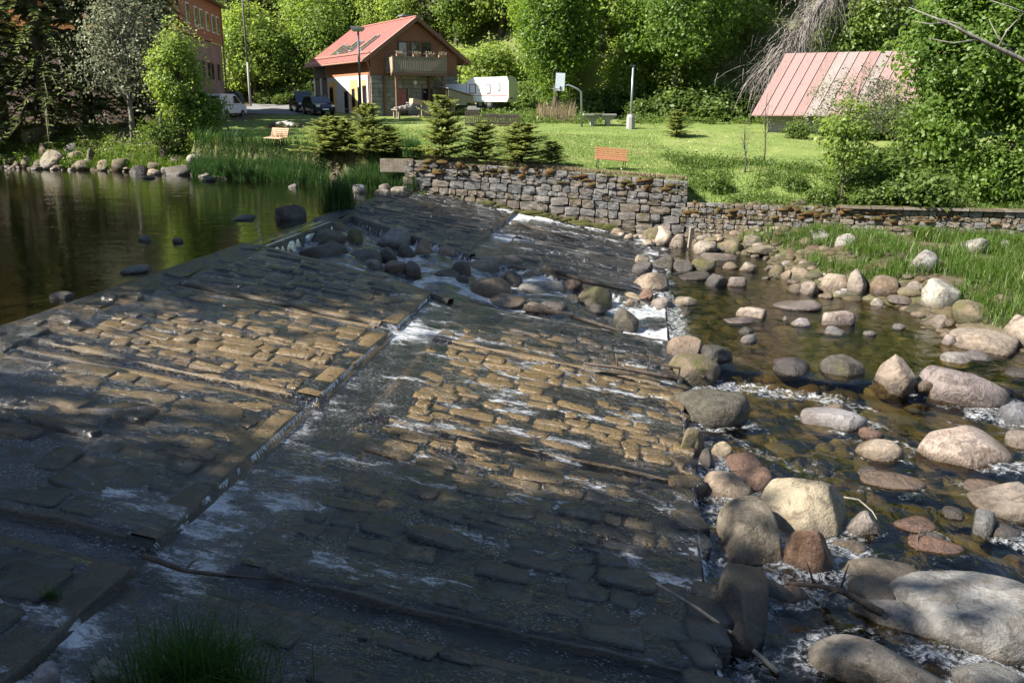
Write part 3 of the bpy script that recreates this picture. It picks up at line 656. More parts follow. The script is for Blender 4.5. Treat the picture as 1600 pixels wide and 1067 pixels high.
# calm pool above the cascade
for q in """1150 479 1197 499 cream|cream stone with a mossy right end in the calm pool, left of the pool centre
1131 494 1177 507 pink|flat pinkish stone just in front of the cream mossy ended stone
1209 467 1282 486 pink|long pinkish stone lying in the middle of the calm pool
1285 482 1335 511 cream|squarish cream stone, the brightest of the calm pool
1235 497 1267 511 pale|small pale oval stone left of the squarish cream stone
1289 510 1319 525 grey|little grey stone in front of the squarish cream stone
1223 495 1234 503 grey|tiny grey pebble beside the small pale oval stone
1445 498 1486 514 cream|flat tan topped stone below the big lichen covered bank boulder
1393 509 1413 516 grey|tiny flat stone alone in the open pool, middle right
1052 462 1090 478 cream|smooth bright cream stone near the end of the boulder channel
1017 464 1052 484 pink|pinkish stone left of the smooth bright cream stone
996 452 1020 467 rust|red brown stone at the far toe of the weir
968 457 1013 480 mosst|mossy tan stone at the mouth of the boulder channel
957 482 998 515 mossd|dark mossy boulder with water falling beside it at the channel mouth
990 427 1045 452 mosst|wide tan boulder with a green right side at the far toe
1060 424 1110 439 mossd|long dark mossy stone in the far pool
1099 429 1138 448 dark|dark stone touching a tan one in the far pool
1135 433 1167 449 tan|flat tan stone on the right of the dark one in the far pool
1155 410 1185 425 tan|rounded tan stone in the middle of the far pool
1127 410 1155 421 mosst|low greenish stone left of the rounded tan stone
1079 404 1118 424 moss|green mossy stone in the far pool
1052 407 1082 425 dark|dark brown stone left of the green mossy stone
1019 399 1056 421 dark|black angular stone near the far toe
987 409 1019 429 dark|dark stone at the foot of the far apron
992 398 1015 411 tan|small brown stone in foam at the far toe
1020 356 1050 385 cream|pointed cream stone standing by the foot of the tall wall
1045 367 1076 387 tan|tan block right of the pointed cream stone
1003 356 1037 378 moss|mossy block against the tall wall foot
1080 377 1120 397 cream|cream stone in front of the low wall beside the wooden post
1095 394 1153 407 pink|flat pinkish slab in front of the low wall
1120 375 1161 396 moss|green mossy stone at the foot of the low wall
1165 388 1212 401 tan|pair of low tan humps before the low wall
1160 372 1190 386 tan|small tan stone close under the low wall
1245 440 1277 461 tan|tan stone at the water edge of the grassy bar, leftmost of its row
1279 431 1323 459 cream|rounded cream stone at the edge of the grassy bar
1322 425 1353 466 tan|upright tan stone right of the rounded cream stone on the bar
1357 437 1406 467 brown|dark brown boulder under hanging dry grass on the bar
1386 466 1426 480 tan|flat tan stone in front of the dark brown boulder
1360 466 1381 478 pale|small pale stone left of the flat tan stone at the bar
1439 443 1496 489 pale|big lichen covered boulder with a whitish top on the bar
1487 473 1547 506 moss|green mossy block right of the big lichen covered boulder
1420 395 1462 427 pale|whitish rock sticking out of the grass bar
1493 373 1543 396 pale|broad whitish rock in the grass below the wall, far right
1562 373 1578 389 pale|small whitish rock at the far right of the grass bar
1262 363 1302 383 pale|pale flat rock in the grass at the left end of the bar
1303 365 1337 389 pale|grey white rock beside the pale flat one in the grass
1200 415 1225 434 moss|mossy stone at the left tip of the grassy bar
1234 419 1265 440 mosst|mossy tan stone among the cluster at the tip of the bar
1219 422 1238 438 mosst|small greenish stone in the cluster at the tip of the bar
1483 513 1583 553 tan|long tan rock with a mossy belly near the right edge of the pool
1563 500 1640 545 cream|bright tan rock at the right edge behind the long mossy rock
1470 552 1519 571 pale|pale stone with a moss spot in front of the long mossy rock
1470 523 1493 543 pink|small pinkish stone at the left end of the long mossy rock
1506 550 1548 566 grey|dark grey stone in front of the long mossy rock
1470 585 1500 600 dark|small dark stone behind the large oblong boulder
1410 447 1440 464 tan|small tan stone on the bar edge left of the lichen covered boulder
1548 462 1582 482 brown|brownish stone behind the mossy block on the bar""".split("\n"):
    a, lb = q.split("|"); p = a.split(); B(*map(float, p[:4]), p[4], lb, 3, .8, 6, .10, .85)
# boulders in the channel that crosses the weir
for q in """507 348 544 367 moss|mossy green boulder at the upper end of the boulder channel
484 362 541 388 mossd|dark humped boulder below the crest fall
543 358 567 386 moss|mossy narrow boulder at the head of the channel, right of the humped one
587 358 646 388 grey|large grey boulder with a flat lit top in the channel head
469 384 544 409 mossd|long low dark boulder on the near edge of the channel head
508 377 540 399 dark|small dark boulder between the humped and the long low one
549 393 597 415 dark|dark wet boulder in the middle of the channel head
594 388 621 408 dark|dark block beside the wet one in the channel
567 408 600 424 grey|grey flat stone on the near lip of the channel
602 409 636 425 brown|brown low stone in the channel before the steep drop
634 411 658 438 dark|upright dark stone left of the white drop
643 376 676 405 brown|rounded brown black boulder behind the white drop
621 384 650 405 dark|dark boulder under the large grey one
685 387 713 407 tan|tan mossy stone on the far lip right of the white drop
725 396 830 427 tan|long log like tan boulder along the far lip of the channel
672 422 718 443 mossd|dark boulder in foam in the middle of the channel
703 430 733 451 dark|smaller dark boulder in front of the foam
706 410 736 434 dark|slanted dark boulder between foam and the log like one
732 435 800 466 brown|big brown grey boulder in the centre of the channel
779 425 816 449 mossd|dark rounded boulder behind the big brown grey one
812 421 848 438 mosst|mossy stone on the far lip under the log like boulder
807 436 885 464 grey|long grey rounded boulder in the lower channel
763 460 822 481 mosst|mossy tan stone on the near lip below the big brown grey one
849 429 880 445 tan|small tan stone on the far lip of the lower channel
878 435 912 455 brown|brown stone beside the small tan stone in the lower channel
895 450 957 482 moss|mossy boulder in the lower channel mouth
917 475 949 489 dark|square dark stone at the channel mouth
840 470 888 494 dark|dark smooth boulder at the near side of the lower channel
820 473 862 492 brown|flat brown stone left of the dark smooth boulder
880 460 905 478 mossd|dark stone in the water of the lower channel""".split("\n"):
    a, lb = q.split("|"); p = a.split(); B(*map(float, p[:4]), p[4], lb, 3, .8, 5, .10, .85, wet=.35)
# stones in the pond and along its far shore
for q in """430 321 478 344 dark|dark rounded rock with grass in the pond beside the reed tussock
363 336 400 345 dark|low black rock in the pond left of the dark rounded one
217 369 235 377 blue|bluish small rock in the middle of the pond
269 375 286 380 dark|flat dark sliver of rock in the middle of the pond
189 416 237 427 blue|wide flat bluish rock in the near pond
80 457 115 469 dark|blackish low rock in the near left pond
451 288 464 294 pink|small pinkish stone alone in the pond before the reeds
66 237 108 262 tan|big boulder with a tan top and dark face on the far pond shore
177 251 208 268 moss|mossy rounded boulder on the far shore below the pale tree
203 259 232 272 dark|dark boulder at the water edge right of the mossy rounded one
232 254 257 266 moss|greenish boulder on the shore right of the dark one
260 259 301 275 mossd|dark mossy boulder at the water edge near the reeds
293 244 329 258 pale|pale grey angular rock on the shore at the end of the turf edge
316 276 338 284 dark|low dark rock in the water in front of the reeds
224 275 242 280 dark|tiny dark rock in the water off the far shore
102 225 129 239 grey|light grey rock on the shore above the big tan topped boulder
36 202 74 223 mosst|squarish mossy block under the spruces
81 195 106 210 brown|dark brown stone behind the squarish block
0 205 20 219 pale|pale rock at the left edge below the spruces
59 225 84 245 brown|brown upright rock left of the big tan topped boulder
134 234 151 256 moss|mossy upright stone right of the big tan topped boulder
108 237 134 251 mosst|mossy flat stone right beside the big tan topped boulder
34 245 54 259 mosst|small mossy stone at the water edge near the left border
52 250 68 261 tan|small tan stone at the water edge left of the big boulder
8 247 24 259 moss|small green stone at the left border of the shore
78 252 96 263 tan|little tan stone in front of the big tan topped boulder
118 251 150 264 moss|low moss covered rock on the shore line right of the big boulder
153 251 172 264 mosst|small brown green stone at the water edge before the pale tree
252 262 262 271 pale|tiny whitish stone at the shore beside the greenish boulder
268 243 292 256 tan|tan stone below the pale grey angular rock
300 250 322 262 tan|light stone on the shore left of the reeds
585 296 611 310 cream|cream flat stone right of the reed tussock
592 287 614 297 tan|tan stone behind the cream flat stone near the reeds
550 289 573 302 pale|pale double stone between reed tussock and reeds
610 292 637 302 cream|light low stone nearest the corner of the tall wall
560 330 585 338 dark|dark stone on the crest near the reed tussock""".split("\n"):
    a, lb = q.split("|"); p = a.split(); B(*map(float, p[:4]), p[4], lb, 3, .8, 5, .10, .85)
B(148, 1027, 188, 1066, 'pale', "white topped small stone on the near slabs at lower left", 3, .7)
B(56, 1040, 92, 1072, 'pale', "smaller whitish stone left of the white topped one at lower left", 3, .7)
# cobbles of the bar and the shores: many alike
r_ = np.random.default_rng(8)
cob = [mesh_np("cobble", *rock_geo(500+i, (1, .8, .6), 2, 4, .1), M['rock'], True) for i in range(6)]
def cobble(x, y, s, kind, label, group):
    z = float(surface(x, y)); o = link("cobble", cob[r_.integers(6)], None, (x, y, z+s*.1), (0, 0, r_.uniform(0, 6)), (s, s, s*r_.uniform(.7, 1.1)))
    c, ms = KIND[kind]; o.color = (*c, ms); o["waterline"] = waterline(x, y) if y < ybank(x) else z-.3; o["height"] = s; o["wet"] = 0.; tag(o, label, "stone", group)
for i in range(90):
    y = r_.uniform(21, 37.5); x = float(xbar(y))+r_.normal(.1, .45)
    cobble(x, y, abs(r_.normal(.12, .07))+.05, r_.choice(['tan', 'mosst', 'pale', 'brown', 'moss']), "small stone among many along the edge of the grassy bar", "cobbles along the grassy bar")
for i in range(60):
    x = r_.uniform(-36, -17); y = float(ybank(x))+r_.normal(-.1, .5)
    cobble(x, y, abs(r_.normal(.18, .09))+.07, r_.choice(['tan', 'mosst', 'pale', 'brown', 'moss']), "small stone among many along the far pond shore", "cobbles along the far pond shore")
for i in range(45):
    x = r_.uniform(4.6, 12); y = float(ybank(x))-abs(r_.normal(.9, .7))-.4
    cobble(x, y, abs(r_.normal(.14, .07))+.06, r_.choice(['tan', 'mosst', 'cream', 'brown', 'dark']), "small stone among many at the foot of the walls", "cobbles at the foot of the walls")
for i in range(16):
    y = r_.uniform(9, 24); x = float(loc2w(T1, 0)[0])+.136*(y-14)+r_.uniform(.5, 7)
    if x > .62*y: continue
    cobble(x, y, abs(r_.normal(.13, .06))+.08, r_.choice(['rust', 'brown', 'dark', 'grey']), "small wet stone among many in the fast water", "cobbles in the fast water")

# ---- loose stones on the beds under the water
V_, F_ = ico(2); Vs, Fs_, k_ = [], [], 0
for i in range(2400):
    if i < 1700: y = r_.uniform(7, 40); x = float(loc2w(T1, 0)[0])+.136*(y-14)+r_.uniform(.1, 1)*min(9., .75*y-1)
    else:
        x = r_.uniform(-14, -6); y = r_.uniform(8, 40)
        if w2loc(x, y)[0] > -.6: continue
    z = float(ground_h(x, y)); s = abs(r_.normal(.10, .09))+.06
    v = V_*(1+.5*(fbm(V_*1.5+i, 2, i)-.4))[:, None]*np.array([s*r_.uniform(1, 1.6), s, s*.55]); a = r_.uniform(0, 6); v = v@np.array([[math.cos(a), math.sin(a), 0], [-math.sin(a), math.cos(a), 0], [0, 0, 1]])
    Vs.append(v+np.array([x, y, z])); Fs_.append(F_+k_); k_ += len(V_)
M['bedstone'] = stone_mat("bed_stone", [(.045, .038, .018), (.10, .08, .036), (.09, .055, .03), (.17, .14, .08), (.06, .057, .03)], 0, 0, .7)
tag(link("river_pebbles", mesh_np("river_pebbles", np.concatenate(Vs), np.concatenate(Fs_), M['bedstone'], True)), kind="stuff")

# ---- the stream surface, broken round the rocks
def stream_z(X, Y):
    z = zstream(X, Y); rap = sstep(21, 17, Y); n = fbm2(X+.4*Y, Y-.3*X, .55, 3, 51)-.45; n2 = fbm2(X, Y, .22, 3, 52)-.45
    t, s = w2loc(X, Y); toe = np.exp(-np.clip(t-T1, 0, 9)/.7)
    z = z+(.015+.10*rap+.10*toe)*n+(.008+.045*rap+.08*toe)*n2
    for x, y, r in FALLS:
        q = np.exp(-(((X-x)/(r*1.35))**2+((Y-y)/(r*1.35))**2)**2); z = z+.035*q
    return z
def stream_foam(X, Y):
    t, s = w2loc(X, Y); d = np.clip(t-T1, 0, 50); n = fbm2(X, Y, .8, 3, 53); st = fbm2(X*1.6+Y*.8, Y*.35-X*.2, .5, 3, 54)
    rap = sstep(21, 17, Y)*sstep(8, 10, Y)
    f = (1.0*np.exp(-d/.42)+.30*np.exp(-d/1.2))*np.where((s > 9) & (s < 14.2), 1.3, .72+.35*sstep(.4, .6, n))
    yc = np.interp(X, [2, 4, 7, 9.5, 14], [20.6, 19.9, 18.5, 18.0, 17.6]); dy = yc-Y
    f = f+1.05*sstep(-.05, .25, dy)*np.exp(-np.clip(dy-.2, 0, 9)/.75)*sstep(.36, .56, n)*sstep(11.5, 9.5, X)
    f = f+.42*rap*sstep(.46, .62, st)+.05*rap
    for x, y, r in FALLS:
        if y > 19: continue
        dx, dyy = X-x, y-Y; ax = dx*.45+dyy*.89; ay = dx*.89-dyy*.45
        f = f+.5*np.exp(-(ay/(r*1.0))**2)*sstep(.4*r, 1.0*r, ax)*np.exp(-np.clip(ax-r, 0, 9)/(.8*r))*(.4+sstep(.4, .6, n))
        rr = np.hypot(dx, dyy)/r; f = f+.26*np.exp(-((rr-1.05)/.22)**2)
    return np.clip(f, 0, .78)
grid_obj("stream_water", np.arange(1.5, 24, .095), np.arange(4.5, 42.5, .11), lambda X, Y: stream_z(X, Y)+.13*stream_foam(X, Y)*(fbm2(X, Y, .16, 3, 57)-.40), M['stream'], "structure", stream_foam,
         keep=lambda X, Y: (w2loc(X, Y)[0] > T1-.05) & (Y < ybank(X)+.1) & (X < .75*Y+4))

# ------------------------------------------------------------------ retaining walls, stone by stone
wr = np.random.default_rng(12)
def block_mesh(seed):
    bm = bmesh.new(); bmesh.ops.create_cube(bm, size=1); bmesh.ops.subdivide_edges(bm, edges=bm.edges[:], cuts=2, use_grid_fill=True)
    r = np.random.default_rng(seed)
    for v in bm.verts:
        p = v.co; k = (abs(p.x) > .4)+(abs(p.y) > .4)+(abs(p.z) > .4); s = 1-.055*(k-1)
        v.co = Vector((p.x*s+r.normal(0, .028), p.y*s*(1.0)+r.normal(0, .05), p.z*s+r.normal(0, .028)))
    me = bpy.data.meshes.new("wall_stone"); bm.to_mesh(me); bm.free(); return me
def smooth_by(me):
    me.polygons.foreach_set("use_smooth", np.ones(len(me.polygons), bool)); me.update(); return me
blk = []; blkb = []
for i in range(10):
    m_ = block_mesh(i); m_.materials.append(M['wallstone']); blk.append(m_)
    m2_ = m_.copy(); m2_.materials.clear(); m2_.materials.append(M['wallbrown']); blkb.append(m2_)
def wall(name, label, pts, hrange, lrange, brown):
    w_ = thing(name, label, "wall", pts[0][:3])
    P = [np.array(p, float) for p in pts]; mb = MB(); stl = []
    for a, b in zip(P[:-1], P[1:]):
        d = b[:2]-a[:2]; L = math.hypot(*d); d /= L; nrm = np.array([d[1], -d[0]]); ang = math.atan2(d[1], d[0])
        if nrm[1] > 0: nrm = -nrm
        o0 = P[0]
        def pt(s, out, z): q = a[:2]+d*s+nrm*out; return (q[0]-o0[0], q[1]-o0[1], z-o0[2])
        n = 14
        for k in range(n):
            s0, s1 = L*k/n, L*(k+1)/n; t0, t1 = a[2]+(b[2]-a[2])*k/n-.05, a[2]+(b[2]-a[2])*(k+1)/n-.05; f0 = min(a[3], b[3])-.6
            V = [pt(s0, .12, f0), pt(s1, .12, f0), pt(s1, .10, t1), pt(s0, .10, t0), pt(s0, -.38, f0), pt(s1, -.38, f0), pt(s1, -.38, t1), pt(s0, -.38, t0)]
            mb.add(V, [(0, 1, 2, 3), (5, 4, 7, 6), (3, 2, 6, 7), (0, 4, 5, 1), (1, 5, 6, 2), (4, 0, 3, 7)])
        top0 = max(a[2], b[2]); bot = min(a[3], b[3])-.25; slope = (b[2]-a[2])/L; foot = lambda s: a[3]+(b[3]-a[3])*s/L
        z = 0.0
        while True:
            h = wr.uniform(*hrange)
            if top0-z < bot: break
            s = wr.uniform(-.3, 0)
            while s < L-.05:
                l = min(wr.uniform(*lrange)*(1.25 if h > sum(hrange)/2 else .95), L-s+.03); sc = s+l/2; zt = a[2]+slope*np.clip(sc, 0, L)-z-h/2
                if zt+h/2 > foot(np.clip(sc, 0, L))-.25 and l > .1:
                    br = brown > wr.random()*.9 or zt < foot(sc)+.45
                    out = .12+wr.normal(.02, .02)
                    stl.append(((blkb if br else blk)[wr.integers(10)], pt(sc, out, zt), (wr.normal(0, .03), wr.normal(0, .035), ang+wr.normal(0, .03)), (l*.965, .34, h*.955)))
                s += l
            z += h
    mb.build("mortar", M['mortar'], w_)
    stl.sort(key=lambda q: -q[3][0]*q[3][2]/(1+.02*max(0, q[1][0]))**2); bulk_ = MB()
    for i, (me, lc, ro, sc_) in enumerate(stl):
        if i < 300: link("wall_stone", me, w_, lc, ro, sc_)
        else:
            Mx = Matrix.LocRotScale(Vector(lc), Euler(ro), Vector(sc_)); bulk_.add([Mx@v.co for v in me.vertices], [tuple(p.vertices) for p in me.polygons])
    print("WALL", name, len(stl))
    if bulk_.v: tag(bulk_.build("wall_stones", M['wallbrown'], w_), kind="stuff")
    return w_
w1 = wall("retaining_wall", "tall grey retaining wall of rough stones with rusty moss along its top", [(-4.9, 43.0, 3.50, 2.1), (1.4, 41.85, 3.12, .95), (7.85, 40.62, 2.66, .0)], (.24, .42), (.32, .78), .25)
w2 = wall("retaining_wall", "low retaining wall of small brownish stones right of the tall wall", [(7.9, 40.5, 1.76, .0), (13.6, 38.5, 1.74, .05), (20, 36.1, 1.84, .3), (28, 33.4, 1.9, .5)], (.17, .28), (.22, .48), .62)
# concrete coping on the right end of the low wall, end block of the tall wall
mb = MB()
for a, b in zip(np.linspace(0, 1, 8)[:-1], np.linspace(0, 1, 8)[1:]):
    A_ = np.array([13.9, 38.15, 1.80])*(1-a)+np.array([22, 35.2, 1.92])*a; B_ = np.array([13.9, 38.15, 1.80])*(1-b)+np.array([22, 35.2, 1.92])*b
    mb.bar(A_-np.array(w2.location), B_-np.array(w2.location)-.03*(B_-A_), .55, .10)
mb.build("coping", M['wallbrown'], w2)
eb = MB().box((0, 0, 0), (1.5, .5, .62)).build("end_block", M['wallbrown'], w1, False, .04, loc=(-.55, .12, -.30), rot=(0, 0, -.18))
# moss cushions on the wall tops
def cushions(n, pts, mat, wl, zj, seed, smin=.06, smax=.2):
    r = np.random.default_rng(seed); Vs, Fs_, k = [], [], 0; bv, bf = ico(2); P = np.array(pts)
    for i in range(n):
        f = r.random()*(len(P)-1); j = int(f); f -= j; p = P[j]*(1-f)+P[j+1]*f; s = smin+(smax-smin)*r.random()**2.2
        v = bv*(1+1.3*(fbm(bv*2.3+i, 3, i)-.42))[:, None]*np.array([s*r.uniform(1.0, 3.2), s*.7, s*r.uniform(.35, 1.2)])+p+np.array([0, r.normal(0, .04), r.uniform(-zj, .04)])-np.array(wl.location); Vs.append(v); Fs_.append(bf+k); k += len(v)
    tag(link("moss", mesh_np("moss", np.concatenate(Vs), np.concatenate(Fs_), mat, True), wl), kind="stuff")
cushions(150, [(-4.2, 42.6, 3.44), (1.4, 41.58, 3.10), (7.6, 40.4, 2.64)], M['mossm'], w1, .5, 3, .03, .15)
cushions(130, [(-2, 42.2, 1.62), (1.4, 41.5, 1.05), (5.2, 40.75, .32)], M['mossg'], w1, .35, 4, .08, .22)
cushions(150, [(8, 40.2, 1.72), (13.6, 38.2, 1.72), (20, 35.8, 1.84)], M['mossm'], w2, .5, 5, .04, .13)
# ------------------------------------------------------------------ vegetation
def leaves(C, N, size, rng, asp=.62, fold=.25, along=None):
    """diamond leaves folded along the middle: 4 verts, 2 triangles each"""
    n = len(C); N = N/np.linalg.norm(N, axis=1)[:, None]
    T = along if along is not None else rng.normal(0, 1, (n, 3))
    T = T-N*(T*N).sum(1)[:, None]; T /= np.linalg.norm(T, axis=1)[:, None]+1e-9; Bt = np.cross(N, T)
    s = (size*rng.uniform(.6, 1.3, n))[:, None]
    V = np.stack([C-T*s*.5, C+Bt*s*.5*asp-N*s*fold*.3, C+T*s*.55-N*s*fold*.4, C-Bt*s*.5*asp-N*s*fold*.3], 1).reshape(-1, 3)
    i = np.arange(n)*4; return V, np.stack([i, i+1, i+2, i+3], -1)
def crown_pts(rng, rad, cz, nclump, nleaf, spread, low=-.85, inner=.45, seed=0, lob=.55):
    d = rng.normal(0, 1, (nclump*3, 3)); d /= np.linalg.norm(d, axis=1)[:, None]; d = d[d[:, 2] > low][:nclump]
    k = np.clip(1-lob*.42+lob*2.1*(fbm(d*2.3+seed, 3, seed)-.42), .35, 1.25)*rng.uniform(inner, 1, len(d))**.5
    cc = d*k[:, None]*np.array(rad)+np.array([0, 0, cz]); m = len(cc)
    j = np.repeat(np.arange(m), nleaf); C = cc[j]+rng.normal(0, 1, (m*nleaf, 3))*np.array([spread, spread, spread*.6])
    N = d[j]*.7+rng.normal(0, .55, C.shape)+np.array([0, 0, .55]); tint = np.clip(rng.uniform(0, 1, m)[j]*.65+rng.uniform(0, .4, len(C)), 0, 1)
    return cc, C, N, tint
def crown_mesh(name, rng, mat, size, **k):
    cc, C, N, tint = crown_pts(rng, **k); V, Fq = leaves(C, N, size, rng)
    return mesh_np(name, V, Fq, mat, False, None, {'tint': tint}), cc
def trunk_mesh(name, rng, H, r0, limbs, mat, lean=0, nl=26, seg=6):
    mb = MB(); ln = rng.normal(0, .03, 2)+lean
    f = lambda t: Vector((ln[0]*H*t*t+.05*math.sin(t*7), ln[1]*H*t*t, H*t))
    mb.tube([f(t) for t in np.linspace(-.03, 1, 7)], [r0*(1.25-.9*t) if t > 0.02 else r0*1.5 for t in np.linspace(-.03, 1, 7)], 8)
    for c in limbs[:nl]:
        t = float(np.clip(c[2]/H*.72*rng.uniform(.75, 1), .12, .95)); a = f(t); b = Vector(c); m = a.lerp(b, .5)+Vector((0, 0, .12*(b-a).length))
        mb.tube([a, m, b], [r0*(.42-.25*t), r0*.2, r0*.05], 5, False)
    return mb.mesh(name, mat, True)
def tree(name, label, cat, cm, tm, loc, sc=1, rz=0, group=None, cn="crown"):
    t = thing(name, label, cat, loc, rz, group); t.scale = (sc, sc, sc) if not isinstance(sc, tuple) else sc
    link("trunk", tm, t); link(cn, cm, t); return t
def spruce_mesh(rng, H, Rb, z0, nwh, nbr, nsp, ssz, droop=.35, mat='needle', pw=.85, young=False):
    C, N, A, tint, sz = [], [], [], [], []; mb = MB()
    mb.tube([(0, 0, -.2), (.02*H*.1, 0, H*.5), (0, 0, H*.99)], [H*.017+.012, H*.011, .006], 7)
    for i in range(nwh):
        f = (i+rng.uniform(0, 1.4 if young else .6))/(nwh+1); z = z0+(H-z0)*f**.92; L0 = Rb*(1-f)**pw+.04*Rb
        for j in range(max(3, int(nbr*(1-.45*f)))):
            L = L0*(rng.uniform(.45, 1.3) if young else rng.uniform(.62, 1.12)); az_ = rng.uniform(0, 2*math.pi); h = np.array([math.cos(az_), math.sin(az_), 0]); sd = np.array([-h[1], h[0], 0])
            up = (.38 if young else .10)+.35*f
            fn = lambda q: h*L*q+np.array([0, 0, z+L*(up*q-droop*(1-f)*q*q*1.3)])
            if L > .5*Rb*.3: mb.tube([fn(0), fn(.5), fn(.97)], [H*.0032+.004, H*.002+.002, .003], 4, False)
            for q in np.linspace(.14, 1, nsp):
                for sg in (-1, 0, 1):
                    if sg == 0 and rng.random() < .4 and q < .95: continue
                    l = ssz*rng.uniform(.7, 1.25)*(1.15-.5*q)
                    a = h*(.75 if sg else 1)+sd*sg*rng.uniform(.5, .95)+np.array([0, 0, rng.normal(-.02 if young else -.30, .22)])
                    a /= np.linalg.norm(a); C.append(fn(q)+a*l*.45); A.append(a); N.append(np.array([0, 0, 1])+rng.normal(0, .55, 3)); sz.append(l); tint.append(np.clip(.25+.5*q*rng.random()+.25*rng.random(), 0, 1) if not young else np.clip(.15+.85*q**2*rng.uniform(.5, 1), 0, 1))
    C, N, A = map(np.array, (C, N, A)); sz = np.array(sz)
    N = N/np.linalg.norm(N, axis=1)[:, None]; T = A; Bt = np.cross(N, T); Bt /= np.linalg.norm(Bt, axis=1)[:, None]; s = sz[:, None]; w_ = .17 if not young else .15
    V = np.stack([C-T*s*.5, C+Bt*s*w_, C+T*s*.55, C-Bt*s*w_], 1).reshape(-1, 3); i = np.arange(len(C))*4
    return mesh_np("crown", V, np.stack([i, i+1, i+2, i+3], -1), M[mat], False, None, {'tint': tint}), mb.mesh("trunk", M['bark'], True)
vr = np.random.default_rng(77)
# --- the wooded slope: a few crowns shared by many trees
DEC = []
for i in range(4):
    H = (15, 13, 17, 12)[i]; rad = ((4.2, 4.2, 6.2), (4.6, 4.6, 5.2), (3.6, 3.6, 7.2), (4.2, 4.2, 4.8))[i]
    cm, cc = crown_mesh("crown", vr, M['leaf2'], .34, rad=rad, cz=rad[2]*.93, nclump=420, nleaf=40, spread=.75, seed=i*5, lob=1.0)
    DEC.append((cm, trunk_mesh("trunk", vr, H*.75, .2, cc, M['bark'])))
SPR = []
for i in range(3):
    SPR.append(spruce_mesh(vr, (22, 24, 19)[i], (3.6, 4.2, 3.4)[i], (2.2, 1.6, 1.0)[i], 40, 11, 12, .55, .55))
YH = lambda x: float(np.interp(x, [-90, -30, -20, -2, 6, 16, 90], [82, 100, 98, 86, 77, 70, 62]))
def put(kind, x, y, sc, label, name, cat, group, rz=None):
    cm, tm = kind; z = float(ground_h(x, y)); return tree(name, label, cat, cm, tm, (x, y, z-.1), sc, vr.uniform(0, 6) if rz is None else rz, group)
G1 = "leafy trees on the wooded slope"; L1 = "bright green leafy tree among many on the wooded slope"
def zone(u): return "left of the tall building" if u < 300 else "left of the house" if u < 490 else "behind the house roof" if u < 735 else "behind the caravan" if u < 815 else "behind the lawn maples" if u < 1130 else "above the shed" if u < 1400 else "behind the big right maple"
RW = ("in the front row", "in the second row", "in the third row up", "in the highest row")
for row in range(4):
    x = -62+row*2.5
    while x < 34:
        y = YH(x)+1.5+8*row+vr.normal(0, 1.2); sc = vr.uniform(.8, 1.15)
        u = 800+F*x/y
        if row == 0 and 915 < u < 960: x += 3; continue          # the dark gap between the two maples
        if 1100 < u < 1300 and row < 2: x += 3; continue          # bare slope with the fallen spruce
        if not (-100 < u < 1500): x += 6; continue
        if (u < 455 and u > 340 and row > 0) or (vr.random() < .10 and row > 0): put(SPR[vr.integers(3)], x, y+2, vr.uniform(.8, 1.1), f"dark spruce {zone(u)}, {RW[row]} of the slope" if row else f"dark spruce {zone(u)}", "spruce_tree", "tree", "spruces on the wooded slope")
        else: put(DEC[vr.integers(4)], x, y, (sc*(.8 if row == 0 else 1)*vr.uniform(.85, 1.25), sc*(.8 if row == 0 else 1), sc*(.8 if row == 0 else 1)*vr.uniform(.85, 1.2)), f"bright leafy tree {zone(u)}, {RW[row]}", "leafy_tree", "tree", G1)
        x += vr.uniform(3.2, 5.0)
# low bushes along the foot of the slope
BUSH = [crown_mesh("foliage", vr, M['weed'], .30, rad=(1.7, 1.7, 1.3), cz=1.0, nclump=90, nleaf=22, spread=.35, low=-.5, seed=40+i)[0] for i in range(3)]
BUSHT = trunk_mesh("stem", vr, 1.2, .05, vr.normal(0, .5, (10, 3))+np.array([0, 0, 1.2]), M['bark'], nl=10)
def bush(x, y, sc, label, group=None, z=None):
    t = thing("bush", label, "bush", (x, y, float(ground_h(x, y))-.1 if z is None else z), vr.uniform(0, 6), group); t.scale = (sc, sc, sc*vr.uniform(.8, 1.1))
    link("foliage", BUSH[vr.integers(3)], t); link("stem", BUSHT, t); return t
for i in range(75):
    x = vr.uniform(-27, 24); y = YH(x)-.5+vr.normal(0, 1.2); u = 800+F*x/y
    if 470 < u < 830 and y < 93: continue
    bush(x, y, vr.uniform(.6, 1.25), f"low green bush at the slope foot {zone(u)}", "bushes at the foot of the slope")
# --- two maples on the lawn edge
def maple(seed, u, v, D, H, rad, name, label, ncl, size=.27, spread=.5, mat='leaf', low=-.9, lob=.65):
    r = np.random.default_rng(seed); p = at_y(u, v, D); z = float(ground_h(p[0], D)) if D > ybank(p[0]) else p[2]
    cm, cc = crown_mesh("crown", r, M[mat], size, rad=rad, cz=H-rad[2], nclump=ncl, nleaf=34, spread=spread, seed=seed, low=low, lob=lob)
    return tree(name, label, "tree", cm, trunk_mesh("trunk", r, H*.9, .22, cc, M['bark']), (p[0], D, z-.1), 1, 0)
maple(1, 868, 180, 73, 15, (3.9, 3.9, 7.0), "maple_tree", "broad maple behind the basketball hoop", 620)
maple(2, 1052, 185, 72, 16, (4.9, 4.9, 7.4), "maple_tree", "wide maple behind the bare concrete post", 720)
maple(3, 1500, 330, 40.5, 11.5, (4.3, 3.6, 5.6), "maple_tree", "big leafy maple hanging over the low wall at the right edge", 900, .22, .34)
maple(4, 1645, 330, 38.5, 10, (3.4, 3.2, 4.9), "maple_tree", "second leafy maple cut by the right edge of the view", 520, .22, .34)
maple(5, 1440, 320, 42, 4.2, (1.7, 1.6, 2.1), "leafy_shrub", "tall light green shrub between the sapling and the big maple", 170, .18, .3, 'weed')
